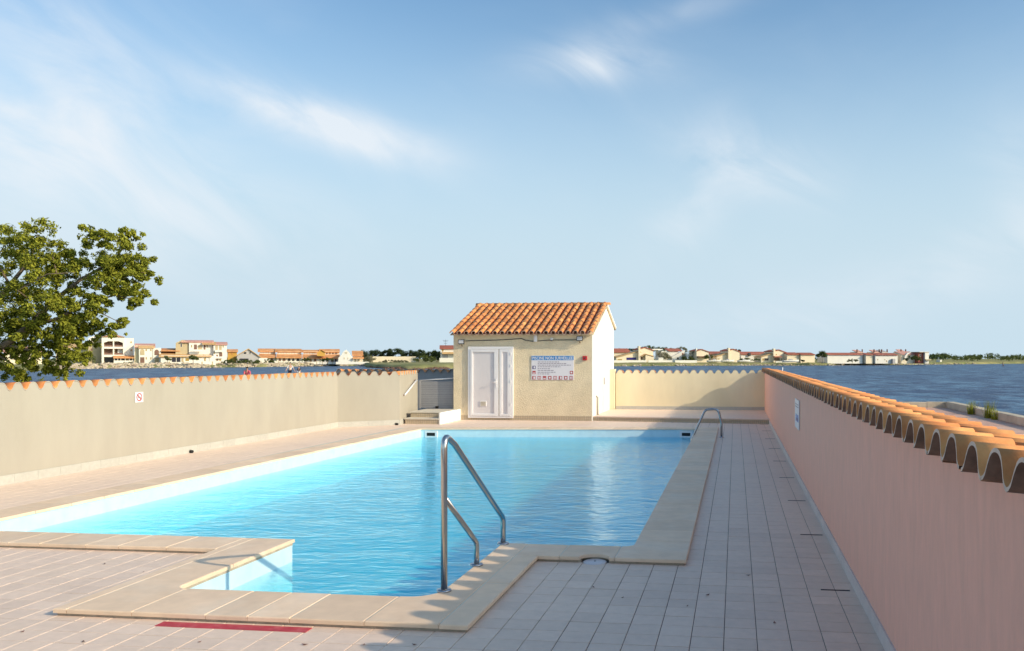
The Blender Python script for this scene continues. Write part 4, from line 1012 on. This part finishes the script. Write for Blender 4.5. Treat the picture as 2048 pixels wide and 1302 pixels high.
# --- tall white house with balconies
Dh = House('tall white house with recessed balconies and pale roof', 402, 262, name='apartment_house')
Dh.box('wall', M['house_white'], 378, 427, 684, None, 0.5, 10); Dh.box('wall', M['house_white'], 427.1, 454, 689, None, -0.5, 9.5)
Dh.poly('side_gable', M['house_tan'], [(351, None), (377.9, None), (377.9, 684), (364, 680), (352, 686)], 1.0, 10)
Dh.roof('roof', M['roof_pink'], 362, 428, 679.5, 683.5, 0.2, 6); Dh.roof('roof', M['roof_pink'], 426, 456, 683, 688.5, -0.8, 5); Dh.roof('roof', M['roof_tan'], 404, 432, 683, 687.5, -1.0, 2)
for (p0, p1, t, b, y, m) in ((388, 394, 689, 699, .5, 'shade_brown'), (396, 404, 690, 699, .5, 'house_tan'), (407.5, 411, 689.5, 699, .5, 'shade_brown'), (431, 436, 690, 700, -.5, 'house_tan'), (438.5, 444, 690, 700, -.5, 'house_tan'), (438.5, 445, 705, 713, -.5, 'shade_brown'), (433, 436, 709, 713, -.5, 'shade_brown'), (433, 436, 716, 722, -.5, 'shade_brown'), (438.5, 443, 716, 722, -.5, 'house_tan'), (361.5, 364, 688, 694, 1.0, 'glass_far')): Dh.win(p0, p1, t, b, y, M[m])
for (p, t, y) in ((382, 690, .5), (413, 690, .5), (426, 690, .4), (445.5, 690, -.5), (427.5, 703, -.5), (427.5, 716, -.5)): Dh.arch('window', M['shutter_ochre'], p + .5, p + 2.2, t, t + 5, y)
for (p0, p1, b) in ((387, 405, 700), (430, 445, 701), (430, 445, 714)): Dh.box('balcony', M['house_white'], p0, p1, b - 1, b + 3, -1.3, -0.55)
for (p0, p1) in ((351, 378), ): Dh.box('annex', M['house_white'], 419, 431, 712, None, -1.6, -0.6)
# --- orange house, grey gable house
Eo = House('small orange house beyond the tall white one', 466, 290)
Eo.box('wall', M['house_orange'], 455, 474, 703, None, 0, 8); Eo.roof('roof', M['roof_far'], 453, 476, 698, 703, -0.5, 5)
for p in (458, 463): Eo.arch('window', M['roof_far'], p, p + 2.4, 705, 709, 0)
G = House('grey gabled house with two dark windows', 497, 286)
G.poly('wall', M['house_grey'], [(472, None), (521, None), (521, 715), (497, 698.5), (474, 713)], 0, 9); 
G.poly('roof', M['roof_tan'], [(471, 713.5), (497, 698.4), (522, 715.4), (522, 713.6), (497, 696.6), (471, 711.6)], -0.5, 9.5)
G.win(487.5, 493, 704, 708, 0); G.win(499, 501.5, 703.5, 708.5, 0)
G.box('porch_shade', M['glass_far'], 480, 497, 717, 721, -0.3, -0.05); G.box('garden_wall', M['house_white'], 518, 536, 716, 722, -2.5, -2.2)
# --- terraces of orange-roofed houses
def terrace(label, p0, p1, D, up_t, up_b, lo_t, lo_b, wins, seed, dark=()):
    h = House(label, (p0 + p1) / 2, D, name='terrace_house'); rng = random.Random(seed)
    h.box('wall', M['house_white'], p0 + 1, p1 - 1, lo_b - 1, None, 1.0, 12); h.box('upper_wall', M['house_peach'], p0 + 2, p1 - 1, up_b - 1, lo_t + 1, 5.0, 12)
    h.roof('lower_roof', M['roof_far'], p0, p1, lo_t, lo_b, 0.0, 5.2); h.roof('upper_roof', M['roof_far'], p0 - 3, p1, up_t, up_b, 4.5, 9.5)
    n = wins
    for i in range(n):
        a = p0 + 4 + (p1 - p0 - 8) * (i + .15) / n; h.win(a, a + (p1 - p0 - 8) / n * .55, up_b + .8, lo_t - .5, 5.0, M['house_white'] if not dark else M['shade_brown'])
    n2 = max(2, int((p1 - p0) / 9))
    for i in range(n2):
        a = p0 + 3 + (p1 - p0 - 6) * (i + rng.uniform(.05, .25)) / n2; h.arch('porch_opening', M['glass_far'] if rng.random() < .6 else M['shade_brown'], a, a + (p1 - p0 - 6) / n2 * rng.uniform(.45, .7), lo_b + 1.2, lo_b + 7, 1.0)
    h.box('garden_wall', M['house_white'], p0, p1, lo_b + 7.5, None, -3.0, -2.7)
    for i in range(n2): h.box('wall_gap', M['house_tan'], p0 + (p1-p0)*(i+.4)/n2, p0 + (p1-p0)*(i+.4)/n2 + 1, lo_b + 6.5, None, -3.04, -2.95)
    return h
terrace('orange-roofed terrace house next to the grey gable', 518, 552, 300, 696.5, 702.5, 707.5, 714.5, 5, 1)
terrace('orange-roofed terrace house with a dark party wall roof edge', 552.5, 604, 301, 697, 703, 708, 715, 8, 2)
terrace('orange-roofed terrace house with a row of white dormer windows', 604.5, 640, 303, 699, 703.5, 708.5, 716, 5, 3)
terrace('orange-roofed terrace house with dark upper windows beside the white gable', 640.5, 680, 305, 697.5, 703.5, 708.5, 716.5, 5, 4, dark=(1,))
gb = House('small orange gabled dormer house in the terrace', 642, 299); gb.poly('wall', M['house_orange'], [(634, 712), (650, 712), (650, 704), (642, 699.5), (634, 706)], 3, 7); gb.poly('roof', M['roof_far'], [(632.5, 707.5), (642, 699.5), (651, 704.5), (651, 703.2), (642, 698), (632.5, 706)], 2.6, 7.4)
Hh = House('white stepped gable house at the end of the orange terrace', 692, 300)
Hh.poly('wall', M['house_white'], [(676, None), (707, None), (706, 716), (701, 710), (698, 704), (692, 699.5), (686, 704), (683, 710), (677, 715)], 0, 9)
Hh.roof('roof', M['roof_far'], 704, 727, 701, 710, 1.0, 8); Hh.box('side_wall', M['house_peach'], 706, 725, 709.5, None, 1.5, 8); Hh.roof('porch_roof', M['roof_far'], 705, 728, 713.5, 716.5, -1.0, 1.4)
for (p0, t) in ((690, 704), (692.6, 704), (687.5, 715), (695, 715)): Hh.win(p0, p0 + 1.6, t, t + 3.6, 0, M['house_tan'])
for p in (707, 713, 720, 725): Hh.box('post', M['house_white'], p, p + 1, 717, None, -0.8, -0.6)
Hh.box('garden_wall', M['house_white'], 672, 738, 723.5, None, -3, -2.7)
# --- house behind the tree, house beside the hut
I1 = House('cream house with flat tan roof half hidden by the leafy tree', 145, 262)
I1.box('wall', M['house_cream'], 112, 178, 694, None, 0.5, 9); I1.roof('roof', M['roof_tan'], 108, 180, 685.5, 694, 0, 7); I1.win(116, 127, 697, 706, .5); I1.win(136, 146, 697, 707, .5, M['house_white']); I1.box('terrace_wall', M['house_white'], 150, 206, 726, None, -3, -2.7)
I2 = House('pinkish house glimpsed through the lower branches of the leafy tree', 45, 225)
I2.box('wall', M['house_peach'], 10, 84, 704, None, 0.5, 9); I2.roof('roof', M['roof_pink'], 6, 88, 692, 703.5, 0, 7)
for p in (20, 40, 62): I2.win(p, p + 7, 709, 718, .5)
J = House('white house with a red roof and antenna beside the hut', 893, 318)
J.box('wall', M['house_white'], 881, 930, 697, None, 0.5, 9); J.roof('roof', M['roof_red'], 879, 932, 690, 697, 0, 6); J.box('balcony', M['roof_tan'], 884, 930, 704, 708, -1.2, 0.4); J.win(885, 896, 709, 717, .5, M['house_grey']); J.win(884, 887, 698.5, 703, .5, M['shutter_ochre'])
J.box('garden_wall', M['house_white'], 879, 932, 716, None, -3, -2.8)
an = MB(); an.tube([(J.X(891), 3, J.Z(692)), (J.X(891), 3, J.Z(679))], .05, 6)
for (y, w) in ((680.5, 5.5), (683, 4.5), (686.5, 3.5)): an.tube([(J.X(891 - w), 3, J.Z(y)), (J.X(891 + w), 3, J.Z(y))], .05, 6)
an.build('antenna', M['dark'], J.root)
wl = House('long low white wall below the dark pines', 800, 325, 'garden_wall', 'wall'); wl.box('wall', M['house_peach'], 742, 832, 713, None, 0, .3)
# --- houses on the far bank beyond the end wall
def gable(label, p0, p1, apex, eave, D, lean=None, chim=True, m='house_peach', wins=()):
    h = House(label, (p0 + p1) / 2, D)
    h.poly('wall', M[m], [(p0, None), (p1, None), (p1, eave), ((p0 + p1) / 2 - 2, apex), (p0, eave - 2)], 0, 9)
    h.poly('roof', M['roof_red'], [(p0 - 1, eave - 1.3), ((p0 + p1) / 2 - 2, apex - .2), (p1 + 1, eave + .7), (p1 + 1, eave - .8), ((p0 + p1) / 2 - 2, apex - 1.6), (p0 - 1, eave - 2.8)], -0.3, 9.3)
    if chim: h.box('chimney', M['house_peach'], p0 - 1, p0 + 3, apex - 3.2, None, -0.4, 1.2)
    if lean:
        l0, l1, t, b = lean
        h.poly('lean_to', M[m], [(l0, None), (l1, None), (l1, t + 1.5), (l0, b + 1.5)], 1, 8); h.poly('lean_to_roof', M['roof_tan'], [(l0 - 1.5, b + 1.2), (l1, t + 1.4), (l1, t), (l0 - 1.5, b)], 0.5, 8.4)
    for (a, b2, t, bb, mm) in wins: h.win(a, b2, t, bb, 0.0 if a >= p0 else 1.0, M[mm], m)
    return h
K1 = gable('peach gabled house with lean-to and dark blue carport', 1277, 1307, 695.5, 701, 336, (1232, 1276, 702, 714), wins=((1253, 1273, 715, 720, 'navy'), (1281, 1285, 714, 719, 'shade_brown'), (1280, 1281.6, 703, 705.5, 'shutter_ochre'), (1235, 1244, 718, 721, 'shutter_ochre')))
K1.poly('porch', M['house_peach'], [(1289, None), (1306, None), (1306, 713), (1289, 709)], -1.5, -0.05); K1.poly('porch_roof', M['roof_tan'], [(1280, 713.5), (1289, 708.6), (1306.5, 713), (1306.5, 712), (1289, 707.4), (1280, 712.4)], -1.8, -0.02)
K2 = House('peach house with broad red roof standing behind the carport', 1243, 352); K2.box('wall', M['house_peach'], 1222, 1262, 704, None, .5, 9); K2.roof('roof', M['roof_red'], 1221, 1263, 696.5, 704, 0, 6)
K3 = House('white house with red roof among grey-green trees', 1353, 345); K3.box('wall', M['house_white'], 1322, 1358, 702, None, .5, 9); K3.roof('roof', M['roof_red'], 1336, 1366, 696.5, 701.5, 0, 6); K3.poly('gable', M['house_white'], [(1342, None), (1369, None), (1369, 700), (1362, 703), (1342, 714)], -1.0, .45)
K3.win(1363, 1366, 706, 710, -1.0, M['roof_red']); K3.win(1352.5, 1356, 715, 719, -1.0)
K3.box('flat_roof', M['house_white'], 1311, 1334, 697.5, 700, 6, 9)
K4 = gable('peach gabled house beside the dark bush', 1392.5, 1418, 699.5, 704, 338, None, False)
K4.box('pergola', M['brown'], 1393, 1416, 712.5, 714.5, -2.0, -0.1); K4.box('chimney', M['house_white'], 1391.5, 1394, 697, 704, 0, 1)
K5 = House('red-roofed white row between the two peach gables', 1436, 350); K5.box('wall', M['house_white'], 1419, 1455, 707, None, .5, 9); K5.roof('roof', M['roof_red'], 1417, 1456, 702.5, 707.5, 0, 6)
K6 = gable('tall peach gabled house with chimney and lean-to of tan roof', 1456, 1480, 699, 703.5, 340, (1433, 1455, 705.5, 712), wins=((1435, 1439, 715.5, 719, 'house_tan'), (1458.5, 1460, 706, 708, 'shutter_ochre')))
K7 = House('long red-roofed white row behind the parked boat', 1512, 352); K7.box('wall', M['house_white'], 1481, 1545, 707.5, None, .5, 9); K7.roof('roof', M['roof_red'], 1479.5, 1546, 703, 708, 0, 6); K7.box('chimney', M['dark'], 1495, 1500, 705.5, 712, -.3, .4)
K8 = gable('peach gabled house with wide lean-to and dark porch', 1546, 1573, 700.5, 705, 338, (1521, 1545, 706, 713), wins=((1528, 1537, 716.5, 721, 'glass_far'), (1524, 1527, 717, 721, 'shutter_ochre'), (1562, 1564.5, 717, 719.5, 'shutter_ochre'), (1551, 1552.6, 707.5, 710.5, 'shutter_ochre')))
K8.box('pergola_roof', M['roof_red'], 1544, 1560, 712.5, 714.5, -2.0, -.1); K8.box('pergola_shade', M['shade_brown'], 1545.5, 1558, 716.5, 720.5, -.6, -.1); K8.box('garden_wall', M['house_white'], 1544, 1574, 722.5, None, -3, -2.7)
def longrow(label, p0, p1, D, t, b, m):
    h = House(label, (p0 + p1) / 2, D, 'terrace_house'); h.box('wall', M[m], p0, p1, b - .5, None, .3, 9); h.roof('roof', M['roof_red'], p0 - .3, p1 + .3, t, b, -.2, 4); return h
R1 = longrow('long peach blank-walled row adjoining the pergola house', 1573.5, 1600, 336, 704.5, 708.5, 'house_peach')
R2 = longrow('long cream blank-walled row next to the round tree', 1600.5, 1632, 336.5, 705, 708.8, 'house_peach')
R3 = longrow('white blank-walled row just past the round tree', 1651, 1731, 338, 705.2, 708.8, 'house_white')
R4 = longrow('tan section of the long waterside row', 1731.5, 1747.5, 339, 705.6, 709.2, 'house_peach')
R5 = longrow('white waterside row with small ochre openings at its end', 1748, 1800, 340, 705.8, 709.5, 'house_white')
for (p, t) in ((1752.5, 718), (1769, 718), (1773, 721)): R5.win(p, p + 1.6, t, t + 2.4, .3, M['shutter_ochre'], 'house_white')
R5.box('shed', M['house_grey'], 1785, 1791, 717.5, None, -.8, .2)
for i, (p0, p1, roofed) in enumerate(((1714, 1726, 1), (1748, 1760, 1), (1763, 1776, 0), (1802, 1813, 1))):
    h = House(['pink roof top with chimneys behind the white row, nearest the round tree', 'pink roof top with chimneys behind the tan section', 'grey roof top with chimneys beyond the tan section', 'pink roof top above the arched end house'][i], (p0 + p1) / 2, 352)
    h.box('wall', M['house_peach'], p0, p1, 704, None, 0, 6); h.roof('roof', M['roof_pink'] if roofed else M['house_grey'], p0 - 1, p1 + 1, 699.5 - (1 if i == 3 else 0), 705, -.3, 4)
    for q in (p0, p1): h.box('chimney', M['brown'], q - .6, q + .6, 698.5, 705, 0, .6)
Z1 = House('arched end house with pink roof at the tip of the row', 1830, 344)
Z1.box('wall', M['house_peach'], 1801, 1836, 708, None, 1, 8); Z1.roof('roof', M['roof_pink'], 1800, 1837, 702.5, 708, .5, 6); Z1.poly('arch_buttress', M['house_white'], [(1805, 719), (1808, 719), (1812, 710), (1820, 705), (1822, 703.5), (1812, 706), (1806, 712)], 0, .9)
Z2 = House('boxy white end house with a dark red side wall', 1846, 342)
Z2.box('wall', M['house_white'], 1851, 1860, 704, None, 0, 7); Z2.box('side_wall', M['roof_red'], 1838, 1850.9, 704.5, None, 1.0, 7); Z2.box('parapet', M['house_peach'], 1836, 1861, 703.5, 704.5, -.2, 7.2); Z2.win(1841.5, 1844.5, 708.5, 712.5, 1.0)
Z2.box('terrace', M['house_tan'], 1849, 1862, 718.5, 720.5, -1.2, -.05)
for (p0, p1, lab) in ((1226, 1294, 'low white garden wall before the carport house'), (1296, 1346, 'low cream garden wall before the grey-green trees'), (1349, 1395, 'rounded white garden wall beside the dark bush')):
    w_ = House(lab, (p0 + p1) / 2, 322, 'garden_wall', 'wall', 'garden walls on the far bank'); w_.box('wall', M['house_white'], p0, p1, 720.5, None, 0, .4)
for (p, lab) in ((1322, 'white shed beside the low cream garden wall'), (1882, 'tiny white hut on the far wooded bank')):
    w_ = House(lab, p, 330 if p < 1500 else 392, 'shed', 'shed', 'sheds on the far bank'); w_.box('wall', M['house_white'], p - 5 if p < 1500 else p - 2, p + 5 if p < 1500 else p + 2, 715.5 if p < 1500 else 719.5, None, 0, 3); w_.roof('roof', M['house_white'], p - (5.3 if p < 1500 else 2.2), p + (5.3 if p < 1500 else 2.2), 715 if p < 1500 else 719, 715.6 if p < 1500 else 719.6, -.1, 3.1, .1)
def boat(label, px, D, l):
    x, y = VW(px, D); root = thing('boat', label, 'boat', (x, y, 0.25), YAW + .1, 'boats drawn up on the far bank')
    mb = MB(); n = 9; secs = []
    for i in range(n):
        t = i / (n-1); w = .9 * math.sin(math.pi * min(1, .25 + t*.75)) ** .7 if t < .98 else .02; zt = .75 + .3 * t*t
        for (u, z) in ((-w, zt), (-w*.7, .25), (0, 0.0 + .15*t*t), (w*.7, .25), (w, zt)): mb.v.append(((t - .5) * l, u, z))
    for i in range(n-1):
        for j in range(4): mb.face((i*5+j, i*5+j+1, i*5+j+6, i*5+j+5), 0, True)
        mb.face((i*5, i*5+5, i*5+9, i*5+4))
    mb.face((0, 4, 3, 2, 1)); mb.build('hull', M['house_white'], root)
    MB().prism([(-.1*l, .75), (.16*l, .8), (.08*l, 1.3), (-.1*l, 1.3)], -.5, .5, 'y').build('cabin', M['house_grey'], root)
boat('white boat on the bank below the tan lean-to', 1428, 326, 5.5); boat('white boat on the grass before the red-roofed row', 1455, 324, 5.0); boat('white boat near the wide lean-to house', 1488, 325, 5.0)
boat('white boat ashore beside the peach blank-walled row', 1581, 327, 6.5)

# --- trees and bushes of the far shore
PINES = 'pines behind the spit'
for (px, t, b, w, D, lab, m, bark) in ((728, 697, 722, 26, 322, 'dark pine at the end of the orange terrace', 'leaf_dark', 'bark'), (752, 696, 718, 34, 335, 'dark pine behind the pale bush', 'leaf_dark', 'bark'), (775, 697, 716, 30, 332, 'dark pine with thin pale trunk', 'leaf_dark', 'bark_pale'),
        (790, 693, 710, 32, 328, 'tallest dark pine with a white trunk', 'leaf_dark', 'bark_pale'), (818, 697, 716, 34, 335, 'dark dense pine over the low white wall', 'leaf_dark', 'bark'), (838, 696, 718, 30, 333, 'dark pine between the white trunk and the green shrubs', 'leaf_dark', 'bark'),
        (862, 698, 722, 40, 326, 'green rounded tree nearest the red-roofed white house', 'leaf_mid', 'bark'), (874, 696, 716, 24, 336, 'dark pine behind the rounded green tree', 'leaf_dark', 'bark')):
    far_tree(px, t, b, w, D, lab, M[m], bark=M[bark], name='pine_tree', group=PINES, per=150)
for (px, t, b, w, D, lab, m) in ((738, 707, 726, 28, 312, 'pale dry bush at the end of the terrace wall', 'leaf_pale'), (850, 708, 725, 44, 316, 'broad green shrub under the pines', 'leaf_mid'), (790, 718, 727, 60, 314, 'low pale scrub below the pines', 'leaf_pale'),
        (465, 716, 728, 36, 262, 'dark hedge beside the tall white house', 'leaf_mid'), (500, 717, 728, 40, 270, 'green hedge under the grey gable', 'leaf_mid'), (538, 716, 727, 22, 284, 'green shrub in front of the first terrace house', 'leaf_mid'), (612, 714, 723, 16, 296, 'dark green shrub at a terrace porch', 'leaf_mid'), (655, 714, 723, 26, 297, 'green creeper shrub at the porch near the white gable', 'leaf_mid'),
        (257, 722, 729, 22, 250, 'clipped hedge before the block porch', 'leaf_mid'),
        (1325, 699, 720, 36, 342, 'grey-green tree beside the peach gable with carport', 'leaf_pale'), (1380, 698, 722, 34, 342, 'grey leafless-looking tree behind the rounded wall', 'leaf_pale'), (1375, 711, 723, 30, 328, 'dark bush at the rounded garden wall', 'leaf_mid'), (1418, 708, 719, 22, 332, 'dark green bush between two peach gables', 'leaf_mid'),
        (1500, 715, 722, 44, 333, 'low dark scrub before the red-roofed row', 'leaf_mid'), (1362, 691, 706, 26, 360, 'grey tree crown rising over the white house', 'leaf_pale'), (1300, 689, 704, 44, 365, 'green tree crown behind the peach gable with carport', 'leaf_mid'), (1330, 692, 705, 40, 372, 'broad green tree top behind the flat white roof', 'leaf_mid'), (1258, 695, 706, 70, 380, 'long dark tree belt behind the red roof by the hut', 'leaf_dark'), (1472, 697, 704, 22, 362, 'dark tree top behind the tall peach gable', 'leaf_dark'),
        (1704, 717, 724, 26, 330, 'straw coloured bush against the white row', 'leaf_pale'), (1826, 709, 723, 36, 334, 'dark green bush before the arched end house', 'leaf_mid'), (1605, 718, 724, 10, 330, 'dark small bush against the cream row', 'leaf_dark')):
    far_tree(px, t, b, w, D, lab, M[m], name='shrub' if t > 705 else 'garden_tree', cat='shrub' if t > 705 else 'tree', group='greenery along the far shore', per=60)
for (px, t, b, w, D, lab) in ((386, 709, 721, 19, 250, 'round street tree before the tan-roofed villa'), (335, 709, 722, 12, 252, 'dark round tree beside the villa arches'), (1645, 699, 716, 25, 328, 'round dark tree with pale trunk before the white row')):
    far_tree(px, t, b, w, D, lab, M['leaf_mid'], bark=M['bark_pale'], group='round trees by the water', per=130)
far_tree(168, 705, 727, 40, 250, 'dark bushy tree beside the three-storey block', M['leaf_mid'], name='garden_tree', group='greenery along the far shore', per=90)
# wooded coast in the distance: one mass of crowns
wd = MB(); rng = random.Random(21); cl = []
for i in range(420):
    px = rng.uniform(1855, 2330); D = rng.uniform(455, 620); x, y = VW(px, D); r = rng.uniform(1.2, 2.6)
    top = (2.0 + 1.6 * mnoise.noise(Vector((px * .02, D * .01, 0))) + (1.2 if px < 2000 else .6)); cl.append((Vector((x, y, .3 + max(.6, top * rng.uniform(.4, 1.0)))), r, 1))
leaves(wd, cl, 26, 0.55, rng, .7)
tag(wd.build('coastal_wood', M['leaf_mid'], fix=False), 'low wooded coast closing the lagoon in the distance', 'wood', kind='stuff')
wd = MB(); cl = []
for i in range(300):
    px = rng.uniform(-700, 1900); D = rng.uniform(420, 700); x, y = VW(px, D); cl.append((Vector((x, y, rng.uniform(.6, 3.2))), rng.uniform(1.5, 3.5), 1))
leaves(wd, cl, 24, 0.8, rng, .7)
tag(wd.build('inland_wood', M['leaf_dark'], fix=False), 'dark line of woods far behind the houses', 'wood', kind='stuff')
